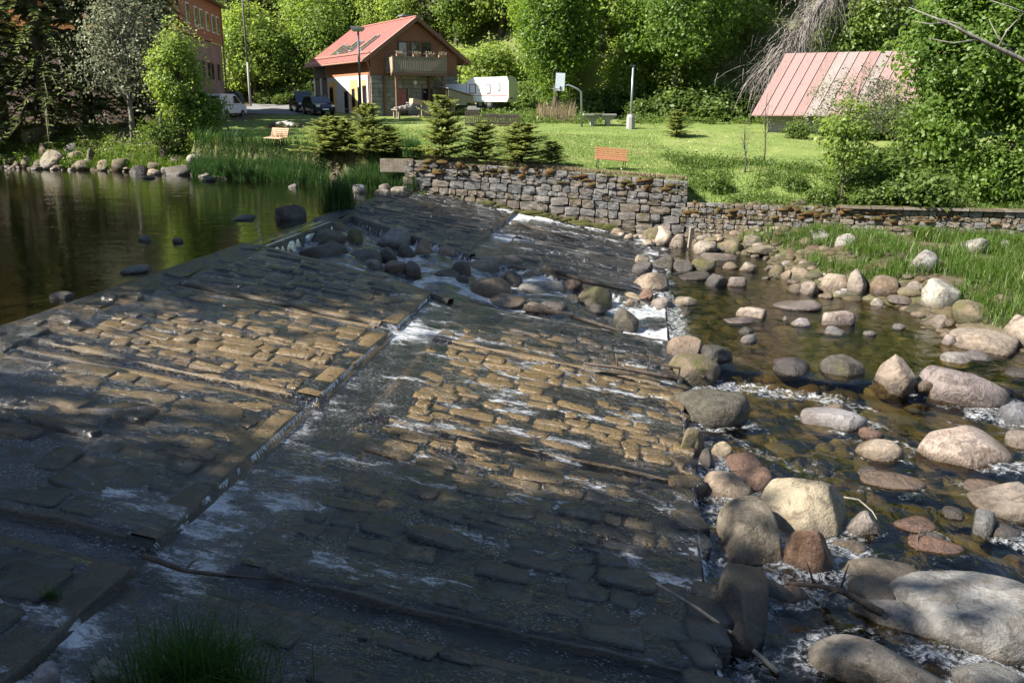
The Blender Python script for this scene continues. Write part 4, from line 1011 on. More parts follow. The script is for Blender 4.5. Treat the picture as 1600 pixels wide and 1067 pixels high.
maple(6, 1560, 350, 38.6, 2.8, (2.6, 1.5, 1.5), "leafy_shrub", "low leafy shrub spilling over the wall coping at right", 190, .18, .3)
maple(7, 690, 60, 99, 16, (5, 4.5, 7.5), "leafy_tree", "pale olive tree rising behind the house roof", 420, .36, .7, 'palel')
maple(16, 1180, 120, 82, 13, (3.6, 3, 6), "leafy_tree", "pale grey green tree left of the fallen dead spruce", 330, .34, .6, 'palel')
maple(19, 1290, 60, 80, 13, (4, 3.5, 6), "leafy_tree", "pale bushy tree above the fallen dead spruce", 300, .3, .7, 'palel')
maple(17, 1380, 60, 74, 12, (6, 3.5, 5.4), "leafy_tree", "pale twiggy tree on the slope behind the shed", 360, .30, .8, 'palel')
maple(18, 940, 150, 84, 13, (3, 3, 6), "leafy_tree", "dim tree in the gap between the two lawn maples", 240, .34, .6)
# --- left bank: spruces, blossom tree, young green tree
for k, (u, D, kind, sc, lb) in enumerate([(-40, 60, 1, 1.0, "dark spruce cut by the left edge of the view"), (28, 63, 0, 1.05, "dark spruce at the far left of the pond shore"), (95, 60.5, 1, 1.0, "spruce with light green branch tips, third from the left edge"),
                                 (160, 63.5, 2, 1.15, "spruce with a bare dark lower trunk beside the pale blossoming tree"), (235, 66, 0, 1.0, "spruce hidden behind the pale blossoming tree"), (272, 64.5, 2, .85, "narrow spruce beside the tall red building"), (-5, 72, 1, 1.1, "tall spruce standing behind the shore spruces at left")]):
    x = (u-800)/F*D*1.0; put(SPR[kind], x, D, sc, lb, "spruce_tree", "tree", None)
r9 = np.random.default_rng(9)
cm, cc = crown_mesh("crown", r9, M['palel'], .20, rad=(4.6, 3.4, 6.2), cz=6.3, nclump=430, nleaf=15, spread=.36, seed=91, lob=.8, inner=.15)
x = (222-800)/F*58; tree("blossom_tree", "pale grey green blossoming tree leaning over the far shore", "tree", cm, trunk_mesh("trunk", r9, 10.5, .13, cc, M['bark_pale'], nl=150), (x, 58, float(ground_h(x, 58))-.1))
maple(10, 286, 225, 56, 8.2, (1.7, 1.6, 4.0), "young_tree", "slim bright green young tree right of the pale blossoming tree", 300, .19, .3, 'leaf2')
maple(11, 256, 232, 55.2, 3.2, (2.1, 1.4, 1.7), "leafy_shrub", "light green shrub on the shore below the pale blossoming tree", 70, .17, .42, 'weed', -.9, 1.1)
maple(12, 315, 225, 56.5, 3.6, (1.6, 1.4, 1.8), "leafy_shrub", "dark leafy shrub at the left end of the lawn", 150, .18, .28)
# --- shade trees on the left shore, out of the frame
for k, (x, y, kind, sc) in enumerate([(-29, 21.0, 2, 1.72), (-28.5, 24.8, 0, 1.95), (-29.5, 28.4, 2, 1.75), (-29, 32, 0, 1.9), (-33, 23, 2, 1.9), (-27.5, 8.2, 2, 1.82), (-26, 5.0, 0, 2.2), (-25.5, 2.6, 2, 1.85), (-24, -.5, 0, 2.1), (-22.5, -2.8, 2, 1.8), (-21, -6.5, 0, 1.9), (-26, -9, 2, 1.8), (-33, 46.0, 0, 1.35)]):
    sc *= 1.06; y -= (1.4 if y > 15 else 7.8) if y < 40 else 3
    put(DEC[kind], x, y, sc, "tall leafy tree of the left shore beside the pond", "leafy_tree", "tree", "leafy trees along the left shore")
# --- young spruces on the lawn
YS = [spruce_mesh(vr, 2.6, 1.05, .06, 20, 12, 11, .22, .12, 'young', .65, True) for _ in range(3)]
for u, v, hpx, wpx, lb in [(520, 240, 68, 66, "bushy young spruce nearest the left bench"), (577, 241, 92, 50, "young spruce in front of the lamp post base"), (608, 241, 52, 44, "low young spruce between the lamp post and the gap"),
                           (692, 249, 112, 66, "tallest young spruce with a thin pale top, in front of the house porch"), (754, 252, 72, 48, "young spruce at the middle of the wall row"), (815, 257, 76, 66, "wide young spruce, second from the right in the wall row"),
                           (862, 257, 44, 36, "smallest young spruce at the right end of the wall row"), (540, 238, 60, 40, "young spruce tucked behind the bushy one")]:
    p = hit(u, v); m = p[1]/F; i = vr.integers(3); t = tree("young_spruce", lb, "tree", YS[i][0], YS[i][1], tuple(p-[0, 0, .05]), (wpx*m/1.42, wpx*m/1.42*vr.uniform(.85, 1.15), hpx*m/3.1), vr.uniform(0, 6))
p = hit(1057, 214); t = tree("young_spruce", "squat ragged spruce alone at the back of the lawn", "tree", YS[0][0], YS[0][1], tuple(p), (.95, .95, .62), 1)
# --- saplings and bare stems on the right bank
def sapling(u, v, H, rad, ncl, label, size=.16, mat='leaf2', nleaf=16):
    r = np.random.default_rng(int(u)); p = hit(u, v)
    cc, C, N, tint = crown_pts(r, rad, H-rad[2], ncl, nleaf, .22, seed=int(u)); V, Fq = leaves(C, N, size, r)
    tree("sapling", label, "tree", mesh_np("crown", V, Fq, M[mat], False, None, {'tint': tint}), trunk_mesh("trunk", r, H*.95, .035, cc, M['bark'], nl=40), tuple(p-[0, 0, .05]))
sapling(1312, 322, 5.2, (1.25, 1.0, 2.3), 110, "slender leafy sapling standing at the low wall", .18)
sapling(1163, 270, 2.6, (.5, .5, .9), 14, "almost bare thin sapling, left of two on the bank", .08, 'palel', 5)
sapling(1193, 252, 3.6, (.5, .5, 1.2), 14, "almost bare thin sapling, right of two on the bank", .08, 'palel', 5)
sapling(1330, 240, 5.2, (3.2, 2.0, 2.3), 150, "twiggy half leafed tree in front of the shed", .15, 'palel', 15)
sapling(1395, 238, 4.6, (2.4, 2.0, 2.2), 130, "pale twiggy shrub between the shed and the big maple", .15, 'palel', 15)
# --- fallen dead spruce on the slope
t = thing("fallen_spruce", "fallen dead spruce with hanging grey branches on the slope", "tree", tuple(at_y(1245, 60, 70)))
mb = MB(); mb.tube([(4.2, 3, 4.5), (1.6, 1, 2.2), (-1.0, -.5, -1.5), (-2.0, -.8, -3.0)], [.34, .3, .22, .14], 8); mb.build("trunk", M['deadwood'], t, True)
rd = np.random.default_rng(4); V, Fq = [], []
def strands(n, f0, L, dirv, out):
    for i in range(n):
        a = np.array(f0(rd.random())); d = np.array(dirv)+rd.normal(0, .62, 3); l = L*rd.uniform(.25, 1.1); w_ = rd.uniform(.007, .024); k = 6; base = len(V)
        for j in range(k):
            q = j/(k-1); p = a+d*l*q*.55+np.array([0, 0, -1])*l*q*q*.75; sd = np.array([d[1], -d[0], .3])*w_*(1-.7*q)
            V.append(p-sd); V.append(p+sd)
        for j in range(k-1): Fq.append((base+2*j, base+2*j+1, base+2*j+3, base+2*j+2))
ln = lambda q: np.array([4.2, 2.6, 4.5])*(1-q)+np.array([-2, -1.2, -2.4])*q
strands(900, ln, 3.3, (-.75, -.5, .05), 0); strands(1500, lambda q: ln(q)+rd.normal(0, .9, 3)+np.array([-1.2, -.6, -1.0]), 1.3, (-.4, -.5, -.1), 0); strands(260, ln, 3.2, (.2, -.7, 0), 0); strands(220, lambda q: ln(q)+np.array([-2.6, -1, -1.6])*rd.random(), 2.4, (-.4, -.3, 0), 0)
tag(link("branches", mesh_np("branches", V, Fq, M['deadwood'], False), t), kind="stuff")
t = thing("bare_tree", "bare lichen covered branches reaching in from the right edge", "tree", (19.5, 30, 1.5)); mb = MB()
P = lambda u, v, y: tuple(at_y(u, v, y)-np.array([19.5, 30, 1.5]))
mb.tube([(0, 0, 0), (0, 0, 3), P(1640, 118, 29), P(1590, 90, 29), P(1530, 62, 29), P(1480, 36, 29), P(1420, 12, 29.5)], [.16, .13, .085, .075, .055, .035, .012], 7)
for a, b, c in [((1530, 62), (1490, 68), (1450, 60)), ((1510, 52), (1500, 38), (1470, 30)), ((1590, 90), (1560, 60), (1545, 30)), ((1620, 28), (1580, 12), (1545, 0)), ((1480, 36), (1450, 38), (1425, 33)), ((1560, 75), (1572, 50), (1600, 20))]: mb.tube([P(*a, 29), P(*b, 29), P(*c, 29.2)], [.035, .022, .007], 5)
mb.build("branch", M['bark_pale'], t, True)

# --- grasses
def blades(P, H, W, lean, rng, name, mat, kind="stuff", label=None, cat=None):
    n = len(P); a = rng.uniform(0, 2*np.pi, n); d = np.stack([np.cos(a), np.sin(a), 0*a], -1); sd = np.stack([-d[:, 1], d[:, 0], 0*a], -1)
    h = (H*rng.uniform(.45, 1.15, n))[:, None]; w_ = (W*rng.uniform(.6, 1.2, n))[:, None]; l = (lean*rng.uniform(.1, 1.2, n))[:, None]; up = np.array([0, 0, 1.])
    mid = P+up*h*.55+d*h*l*.28; top = P+up*h*(1-.35*l)+d*h*l
    V = np.stack([P-sd*w_, P+sd*w_, mid+sd*w_*.8, mid-sd*w_*.8, top+sd*w_*.08, top-sd*w_*.08], 1).reshape(-1, 3); i = np.arange(n)*6
    Fq = np.concatenate([np.stack([i, i+1, i+2, i+3], -1), np.stack([i+3, i+2, i+4, i+5], -1)]); tint = np.clip(rng.uniform(0, 1, n), 0, 1)
    o = link(name, mesh_np(name, V, Fq, mat, False, None, {'tint': np.r_[tint, tint]})); tag(o, label, cat, None, kind); return o
gr = np.random.default_rng(6)
def scatter(n, fx, fy): x = fx(n); y = fy(x, n); return np.stack([x, y, ground_h(x, y)-.02], -1)
x = gr.uniform(-18.6, -4.4, 22000); d = gr.uniform(-.55, 1.3, 22000); y = ybank(x)+d; k = fbm2(x, y, 1.1, 3, 61) > .36; x, y = x[k], y[k]
blades(np.stack([x, y, np.maximum(ground_h(x, y), 2.0)-.02], -1), 1.0, .012, .5, gr, "reeds", M['reed'])
fx = gr.uniform(-16, 12, 420); fy = ybank(fx)+1.2+gr.random(420)**1.4*18; fC = np.stack([fx, fy, ground_h(fx, fy)+.09], -1)
V, Fq = leaves(fC, gr.normal(0, .3, fC.shape)+np.array([0, -.4, 1.]), .075, gr, .9, 0); M['daisy'] = leaf_mat("daisy", (.55, .48, .10), (.75, .75, .70)); tag(link("lawn_flowers", mesh_np("lawn_flowers", V, Fq, M['daisy'], False, None, {'tint': gr.random(420)})), kind="stuff")
p0 = hit(528, 329); a = gr.uniform(0, 6.3, 900); q = np.abs(gr.normal(0, .32, 900)); blades(np.stack([p0[0]+np.cos(a)*q, p0[1]+.45+np.sin(a)*q, 2.05+0*a], -1), 1.35, .014, .55, gr, "reed_tussock", M['reed'], None, "round green reed tussock standing in the pond", "reeds")
# far shore grass at left
blades(scatter(9000, lambda n: gr.uniform(-36, -17, n), lambda x, n: ybank(x)+np.abs(gr.normal(.6, 1.2, n))), .5, .016, .7, gr, "shore_grass", M['grass'])
# grass on the bar below the low wall
x = gr.uniform(8, 26, 60000); y = gr.uniform(20, 38, 60000); k = (y < ybank(x)-.3) & (x > xbar(y)+.9) & (fbm2(x, y, 1.3, 3, 62) > .36); x, y = x[k], y[k]
blades(np.stack([x, y, ground_h(x, y)-.02], -1), .62, .011, .8, gr, "bar_grass", M['grass'])
k = gr.random(len(x)) < .07; x, y = x[k], y[k]; k = fbm2(x, y, .9, 3, 63) > .5
blades(np.stack([x[k], y[k], ground_h(x[k], y[k])], -1), .5, .014, 1.0, gr, "dry_grass", M['dry'])
# short lawn blades and longer edges
x = gr.uniform(-17, 9, 60000); y = ybank(x)+.9+gr.random(60000)**1.6*16; blades(np.stack([x, y, ground_h(x, y)-.02], -1), .10, .012, .8, gr, "lawn_grass", M['grass'])
x = gr.uniform(-20, 22, 52000); y = gr.uniform(41, 72, 52000); k = (y > ybank(x)+np.where(x > 8, 5.5, 6)) & (fbm2(x, y, 2.2, 3, 71) > .36); x, y = x[k], y[k]; blades(np.stack([x, y, ground_h(x, y)-.02], -1), .10, .013, .9, gr, "lawn_grass", M['grass'])
x = gr.uniform(-17.5, 8, 9000); y = ybank(x)+.25+np.abs(gr.normal(.25, .25, 9000)); y = np.where(x < -5.2, y+.75, y); blades(np.stack([x, y, ground_h(x, y)-.02], -1), .2, .012, .9, gr, "dry_edge_grass", M['dry'])
# weeds of the right bank and behind the lawn
def weeds(name, x, y, hmax, size, n, mat='weed'):
    r = gr; c = np.stack([x, y, ground_h(x, y)], -1); j = np.repeat(np.arange(len(c)), n); hh = (hmax*r.uniform(.2, 1, len(c)))[j]
    C = c[j]+np.stack([r.normal(0, .22, len(j)), r.normal(0, .22, len(j)), hh*r.random(len(j))], -1); N = r.normal(0, .6, C.shape)+np.array([0, -.2, .9])
    V, Fq = leaves(C, N, size, r); tag(link(name, mesh_np(name, V, Fq, M[mat], False, None, {'tint': np.clip(r.random(len(c))[j]*.6+.4*r.random(len(j)), 0, 1)})), kind="stuff")
x = gr.uniform(8, 28, 5200); y = ybank(x)+.3+gr.random(5200)*8; k = fbm2(x, y, 1.6, 3, 64) > .36; weeds("bank_weeds", x[k], y[k], .42, .12, 9)
for u, v, sc, lb in ((1290, 206, .75, "small leafy bush against the middle of the shed wall"), (1335, 212, .9, "leafy bush at the right half of the shed wall"), (1375, 214, 1.1, "leafy bush near the right end of the shed wall"), (1420, 216, 1.2, "leafy bush between the shed end and the big maple"), (1235, 200, .5, "lowest leafy bush at the left end of the shed wall"), (1250, 118, 1.3, "leafy bush behind the left side of the shed roof"), (1400, 150, 1.2, "leafy bush behind the right side of the shed roof")):
    x_, y_ = (u-800)/F*(57 if v > 160 else 70), (57 if v > 160 else 70); bush(x_, y_, sc, lb, "bushes round the shed")
for u, v, sc, lb in ((1345, 300, .75, "light green bush just behind the slender sapling"), (1375, 285, .95, "largest light green bush on the bank, under the shed"), (1400, 318, .85, "light green bush at the low wall left of the big maple"), (1440, 326, .8, "light green bush under the left side of the big maple"), (1290, 318, .45, "small bush at the wall left of the slender sapling"), (1120, 300, .35, "small bush beside the end of the tall wall"), (1240, 296, .35, "small bush right of the two bare thin saplings"), (1355, 322, .5, "small bush at the wall right of the slender sapling")):
    p = hit(u, v); bush(p[0], p[1], sc, lb, "bushes on the weedy bank")
x = gr.uniform(-10, 22, 3600); y = gr.uniform(65.5, 79, 3600); k = (fbm2(x, y, 2.5, 3, 65) > .36) & ((x > -3) | (y > 79)); weeds("meadow_weeds", x[k], y[k], .7, .2, 10)
x = gr.uniform(-36, -18.5, 1500); y = ybank(x)+.4+gr.random(1500)*5; k = fbm2(x, y, 1.6, 3, 66) > .45; weeds("shore_weeds", x[k], y[k], .5, .15, 10, 'leaf2')
x = gr.uniform(8, 28, 6000); y = ybank(x)+.2+gr.random(6000)*7; blades(np.stack([x, y, ground_h(x, y)-.02], -1), .45, .014, .8, gr, "bank_grass", M['grass'])
x = gr.uniform(-1.2, 1.6, 700); y = 68+gr.normal(0, .6, 700); x = x+3; blades(np.stack([x, y, ground_h(x, y)], -1), 1.5, .012, .25, gr, "dry_reed", M['dry'])
# ferns beside the low wall
def fern(u, v, s, label):
    p = hit(u, v); C, N, A = [], [], []; t = thing("fern", label, "fern", tuple(p))
    for k in range(9):
        a = k*.7+gr.normal(0, .2); d = np.array([math.cos(a), math.sin(a), 0])
        for q in np.linspace(.15, 1, 12):
            c = d*s*q*.8+np.array([0, 0, s*(1.2*q-.75*q*q)])
            for sg in (-1, 1): A.append(np.array([-d[1]*sg, d[0]*sg, 0])+d*.4); C.append(c+A[-1]*.09*s*(1.2-q)); N.append(np.array([0, 0, 1.])-d*.3)
    V, Fq = leaves(np.array(C), np.array(N), .24*s, gr, .35, .2, np.array(A)); link("frond", mesh_np("frond", V, Fq, M['weed'], False, None, {'tint': gr.uniform(.5, 1, len(C))}), t)
fern(1437, 372, .9, "pale green fern growing against the low wall"); fern(1590, 385, .8, "pale green fern at the right edge of the grass bar"); fern(95, 232, .8, "fern among the shore boulders at left")
def tuft(u, v, n, h, label, spread=.18, mat='grass'):
    p = hit(u, v); a = gr.uniform(0, 6.3, n); q = np.abs(gr.normal(0, spread, n)); blades(np.stack([p[0]+np.cos(a)*q, p[1]+np.sin(a)*q, p[2]-.03+0*a], -1), h, .010, .7, gr, "grass_tuft", M[mat], None, label, "grass")
tuft(940, 350, 160, .5, "green tuft at the foot of the tall wall near the toe"); tuft(1273, 372, 220, .7, "leafy green tuft growing out of the low wall"); tuft(673, 284, 90, .45, "small tuft at the upper end of the far apron")
tuft(80, 938, 40, .22, "tiny tuft growing between the near slabs at lower left", .05, 'fgrass')
tuft(815, 225, 60, .4, "weedy tuft among the young spruces") ; tuft(660, 305, 60, .3, "small tuft at the water's end of the tall wall")
# the big tussock at the bottom of the frame, on the near edge of the weir
pf = loc2w(7.0, -7.05, .05); n = 1500; a = gr.uniform(0, 6.3, n); q = np.abs(gr.normal(0, .26, n)); ox, oy = np.cos(a)*q*1.25, np.sin(a)*q*.8
blades(np.stack([pf[0]+ox, pf[1]+oy, pf[2]-.15+0*a], -1), .86, .0055, .85, gr, "grass_tussock", M['fgrass'], None, "big dark green grass tussock at the bottom edge of the view", "grass")
# ------------------------------------------------------------------ buildings, vehicles and lawn furniture
def boards_mat(name, a, b, vertical=False, sc=9):
    t = NT(name); co = t.coord(); n = t.noise(t.map(co, (6, 6, .4) if vertical else (.5, .5, 8)), 3, 5, .6); oi = t.n("ShaderNodeObjectInfo").outputs['Random']; isl = t.geo('Random Per Island')
    f = t.math('MULTIPLY_ADD', isl, .45, t.math('MULTIPLY', n, .6)); return t.end(t.pbr(t.ramp(f, [(.15, a), (.85, b)]), .75, t.bump(n, .4, .01)))
def sheet_mat(name, col, rust):
    t = NT(name); co = t.coord(); oi = t.n("ShaderNodeObjectInfo").outputs['Random']
    n = t.noise(t.map(co, (5, .5, .5)), 2.2, 5, .7); n2 = t.noise(co, 5, 5, .7); c = t.mix(t.step(n, .42, .66), col, rust); c = t.mix(t.math('MULTIPLY', t.step(n2, .5, .7), .6), c, tuple(x*.5 for x in rust))
    c = t.mix(t.math('MULTIPLY', oi, .35), c, tuple(x*.6 for x in col)); return t.end(t.pbr(c, .6, t.bump(n2, .3, .02)))
M['gable'] = boards_mat("brown_boards", (.17, .075, .042), (.28, .13, .075)); M['orange'] = boards_mat("orange_boards", (.28, .11, .05), (.38, .16, .075), True)
M['dkboard'] = boards_mat("dark_boards", (.045, .032, .026), (.09, .065, .052), True); M['oldwood'] = boards_mat("weathered_wood", (.14, .115, .085), (.32, .265, .20), True)
M['beam'] = boards_mat("stained_beam", (.12, .06, .036), (.19, .10, .06)); M['benchw'] = boards_mat("bench_wood", (.38, .15, .075), (.50, .22, .11)); M['benchw2'] = boards_mat("pale_bench_wood", (.46, .26, .16), (.56, .34, .22))
M['plaster'] = plain("pale_plaster", (.55, .51, .45), .9, .25, 4, 0, .4); M['yellow'] = plain("yellow_plaster", (.66, .44, .12), .9, .12, 3); M['hstone'] = stone_mat("house_stone", [(.24, .23, .20), (.36, .345, .30), (.30, .27, .22)])
M['glass'] = plain("dark_glass", (.012, .015, .018), .05, .1, 1, 0, 0, 1.0); M['frame'] = plain("white_frame", (.7, .69, .66), .5); M['dkframe'] = plain("brown_frame", (.06, .03, .02), .5)
M['roofred'] = plain("red_roof_metal", (.37, .165, .135), .42, .12, 1.2, 0, .0); M['metal'] = plain("grey_metal", (.30, .31, .32), .45, .2, 5, .6); M['dkmetal'] = plain("dark_metal", (.05, .055, .06), .5, .2, 5, .3)
M['white'] = plain("white_paint", (.80, .80, .79), .35, .06, 2); M['vanw'] = plain("van_white", (.62, .63, .64), .35, .08, 2); M['carblk'] = plain("car_dark_paint", (.018, .022, .03), .18, .1, 2, 0, 0, .8); M['carblu'] = plain("car_blue_black_paint", (.02, .03, .05), .15, .1, 2, 0, 0, .8)
M['tyre'] = plain("tyre", (.015, .015, .015), .9); M['rim'] = plain("rim", (.35, .35, .36), .35, .1, 4, .8); M['redl'] = plain("red_lamp", (.35, .02, .015), .25); M['lampw'] = plain("clear_lamp", (.7, .7, .68), .15)
M['conc'] = plain("concrete", (.28, .27, .25), .9, .3, 4, 0, .5); M['pinkw'] = stone_mat("pink_render", [(.30, .20, .16), (.36, .255, .21), (.33, .24, .21)], bscale=.4); M['board2'] = plain("backboard", (.62, .67, .72), .45, .15, 3)
M['terra'] = plain("terracotta", (.28, .15, .10), .8); M['flow'] = leaf_mat("flower", (.35, .22, .20), (.6, .55, .5)); M['roofgrey'] = sheet_mat("grey_roof_metal", (.25, .20, .18), (.20, .15, .13)); M['roofpink2'] = sheet_mat('dull_red_roof', (.27, .155, .135), (.19, .13, .11)); M['roofpink'] = sheet_mat("faded_red_roof", (.28, .165, .145), (.22, .17, .15))
def xf(o, loc, rz): o.location = loc; o.rotation_euler = (0, 0, rz)
HB = float(5.04)
# ---- timber house: local a = along the gable (x), b = back along the side wall (y), z up from the sill
gx, gy = .86, .51; RZ = math.atan2(gy, gx)
H = thing("timber_house", "red roofed house with brown timber gable, stone ground floor and balcony", "house", (-11.36, 75, HB-.1), RZ)
def sx(zx):                              # distance back along the side wall of a zoom column
    k = (480+zx/5.927-800)/F; return (k*75+11.36)/(-.51-.86*k)
W, L, EZ, RIDGE = 7.83, 13.5, 5.05, 7.85
def part(name, mb, mat, parent=H, **k): return mb.build(name, M[mat], parent, **k)
# core walls (thin shells butted together)
part("ground_floor", MB().box((W/2, L/2, 1.7), (W-.3, L-.3, 3.4)), 'hstone')
mb = MB(); mb.prism([(0.1, 3.4), (W-.1, 3.4), (W-.1, EZ), (W/2, RIDGE-.25), (.1, EZ)], .12, L-.1); part("upper_storey", mb, 'gable')
# gable boards, each horizontal
z = 3.42
while z < RIDGE-.4:
    h = .155; hw = W/2 if z < EZ else (RIDGE-.2-z)/(RIDGE-EZ)*W/2
    if hw > .15: part("board", MB().box((W/2, .09, z+h/2), (2*hw, .06, h-.012)), 'gable')
    z += h
# gable ground floor: coursed stone blocks round the openings
rg = np.random.default_rng(3); hb = MB().box((0, 0, 0), (1, 1, 1)).mesh("stone_block", M['hstone'], False, .06)
z = 0.0; row = 0
opens = [(2.1, 3.2, 0, 2.45), (4.45, 5.45, .9, 2.5)]
while z < 3.35:
    h = .34 if z+.34 < 3.35 else 3.38-z; a = 0.0
    while a < W-.05:
        l = min(rg.uniform(.5, .95), W-a)
        if W-a-l < .25: l = W-a
        segs = [(a, a+l)]
        for o0, o1, z0, z1 in opens:
            if z+h*.5 > z0 and z+h*.5 < z1: segs = [s for q0, q1 in segs for s in ((q0, min(q1, o0)), (max(q0, o1), q1)) if s[1]-s[0] > .06]
        for q0, q1 in segs: link("stone_block", hb, H, ((q0+q1)/2, .06, z+h/2), None, (q1-q0-.02, .22+rg.uniform(0, .03), h-.02))
        a += l
    z += h
# side wall: plaster, yellow fields, orange and dark boards
part("plaster_wall", MB().box((-.02, sx(270)/2+.1, 1.7), (.34, sx(270)-.2, 3.4)), 'plaster')
for a, b in ((580, 615), (475, 540), (280, 345)): part("yellow_panel", MB().box((-.205, (sx(a)+sx(b))/2, 1.55), (.03, abs(sx(a)-sx(b)), 3.0)), 'yellow')
n = 40; e0 = .0; e1 = sx(255)
for i in range(n):
    y0, y1 = e0+(e1-e0)*i/n, e0+(e1-e0)*(i+1)/n; part("board", MB().box((-.14, (y0+y1)/2, 4.15), (.06, y1-y0-.015, 1.48)), 'orange')
part("ledge", MB().box((-.2, (e0+e1)/2, 4.62), (.12, e1-e0-.1, .10)), 'orange')
n = 18
for i in range(n):
    y0, y1 = e1+(L-e1)*i/n, e1+(L-e1)*(i+1)/n; part("board", MB().box((-.14, (y0+y1)/2, 4.15), (.06, y1-y0-.015, 1.48)), 'dkboard')
part("plaster_pier", MB().box((-.05, L-.2, 1.7), (.3, .4, 3.4)), 'plaster'); part("plaster_pier", MB().box((-.05, sx(213), 1.7), (.3, .35, 3.4)), 'plaster')
for a, b in ((152, 205), (221, 264)): part("garage_door", MB().box((-.10, (sx(a)+sx(b))/2, 1.65), (.1, abs(sx(a)-sx(b)), 3.3)), 'dkboard')
def opening(y, wd, z0, z1, nm="window", x=-.215, fr='dkframe'):
    o = part(nm, MB().box((x-.012, y, (z0+z1)/2), (.05, wd, z1-z0)), fr); part("pane" if nm == "window" else "panel", MB().box((x-.045, y, (z0+z1)/2), (.02, wd*.75, (z1-z0)*.9)), 'glass', o)
for q, wd, z0, z1, nm in ((602, .8, .95, 2.6, "window"), (503, .7, .85, 2.4, "window"), (437, .8, 0, 2.2, "door"), (308, .9, .3, 2.6, "window"), (552, .5, .3, 2.5, "window")): opening(sx(q), wd, z0, z1, nm)
# roof: two slabs of standing seam panels, barge boards, gutter, skylights, chimney
ov, fo = .85, .75; sl_ = (RIDGE-EZ)/(W/2); th = math.atan(sl_)
def roof_pt(side, d, y, up=0):           # d = distance from ridge horizontally
    return (W/2+side*d+side*math.sin(th)*up, y, RIDGE-sl_*d+math.cos(th)*up)
for side in (-1, 1):
    n = 26
    for i in range(n):
        y0, y1 = -fo+(L+fo+.15)*i/n, -fo+(L+fo+.15)*(i+1)/n-.03; dE = W/2+ov
        V = [roof_pt(side, 0.02, y0, .0), roof_pt(side, 0.02, y1, .0), roof_pt(side, dE, y1, .0), roof_pt(side, dE, y0, .0), roof_pt(side, 0.02, y0, .12), roof_pt(side, 0.02, y1, .12), roof_pt(side, dE, y1, .12), roof_pt(side, dE, y0, .12)]
        mb = MB().add(V, [(0, 1, 2, 3), (4, 5, 6, 7), (0, 1, 5, 4), (1, 2, 6, 5), (2, 3, 7, 6), (3, 0, 4, 7)])
        ys_ = y1+.015; V = [roof_pt(side, .05, y1-.02, .12), roof_pt(side, dE, y1-.02, .12), roof_pt(side, dE, y1-.02, .16), roof_pt(side, .05, y1-.02, .16), roof_pt(side, .05, y1+.02, .12), roof_pt(side, dE, y1+.02, .12), roof_pt(side, dE, y1+.02, .16), roof_pt(side, .05, y1+.02, .16)]
        mb.add(V, [(0, 1, 2, 3), (4, 5, 6, 7), (3, 2, 6, 7), (0, 1, 5, 4)]); part("roof_panel", mb, 'roofred')
    a, b = roof_pt(side, 0, -fo-.03, -.03), roof_pt(side, W/2+ov, -fo-.03, -.03); part("barge_board", MB().bar(a, b, .07, .30), 'beam')
    a, b = roof_pt(side, W/2+ov+.06, -fo, .02), roof_pt(side, W/2+ov+.06, L+.1, .02); part("gutter", MB().tube([a, b], .075, 8), 'terra')
part("snow_guard", MB().bar(roof_pt(-1, W/2+ov-.7, -fo+.1, .26), roof_pt(-1, W/2+ov-.7, L+.1, .26), .05, .16), 'roofred')
part("ridge_cap", MB().bar((W/2, -fo, RIDGE+.14), (W/2, L+.15, RIDGE+.14), .3, .08), 'roofred')
for q, d0, d1 in ((290, 2.5, 4.0), (350, 2.7, 3.7), (440, 2.3, 4.0), (490, 2.4, 3.6), (615, 1.9, 3.6)):
    y = float(np.interp(q, [240, 620], [9.6, 2.6])); o = part("skylight", MB().add([roof_pt(-1, d0, y-.4, .1), roof_pt(-1, d0, y+.4, .1), roof_pt(-1, d1, y+.4, .1), roof_pt(-1, d1, y-.4, .1), roof_pt(-1, d0, y-.4, .24), roof_pt(-1, d0, y+.4, .24), roof_pt(-1, d1, y+.4, .24), roof_pt(-1, d1, y-.4, .24)], [(0, 1, 2, 3), (4, 5, 6, 7), (0, 1, 5, 4), (1, 2, 6, 5), (2, 3, 7, 6), (3, 0, 4, 7)]), 'metal')
    part("pane", MB().add([roof_pt(-1, d0+.1, y-.3, .25), roof_pt(-1, d0+.1, y+.3, .25), roof_pt(-1, d1-.1, y+.3, .25), roof_pt(-1, d1-.1, y-.3, .25)], [(0, 1, 2, 3)]), 'glass', o)
o = part("chimney", MB().box((W/2+1.5, 5, RIDGE-.4), (.75, .75, 2.0)), 'terra'); part("chimney_cap", MB().box((W/2+1.5, 5, RIDGE+.66), (.95, .95, .12)), 'metal', o)
part("downspout", MB().tube([(-.75, -.5, 4.75), (-.3, -.25, 4.2), (-.14, -.16, 3.8), (-.14, -.16, 0)], .06, 7), 'terra'); part("downspout", MB().tube([(W+.8, -.5, 4.75), (W+.3, -.2, 4.2), (W+.14, -.16, 3.8), (W+.14, -.16, 0)], .06, 7), 'terra')
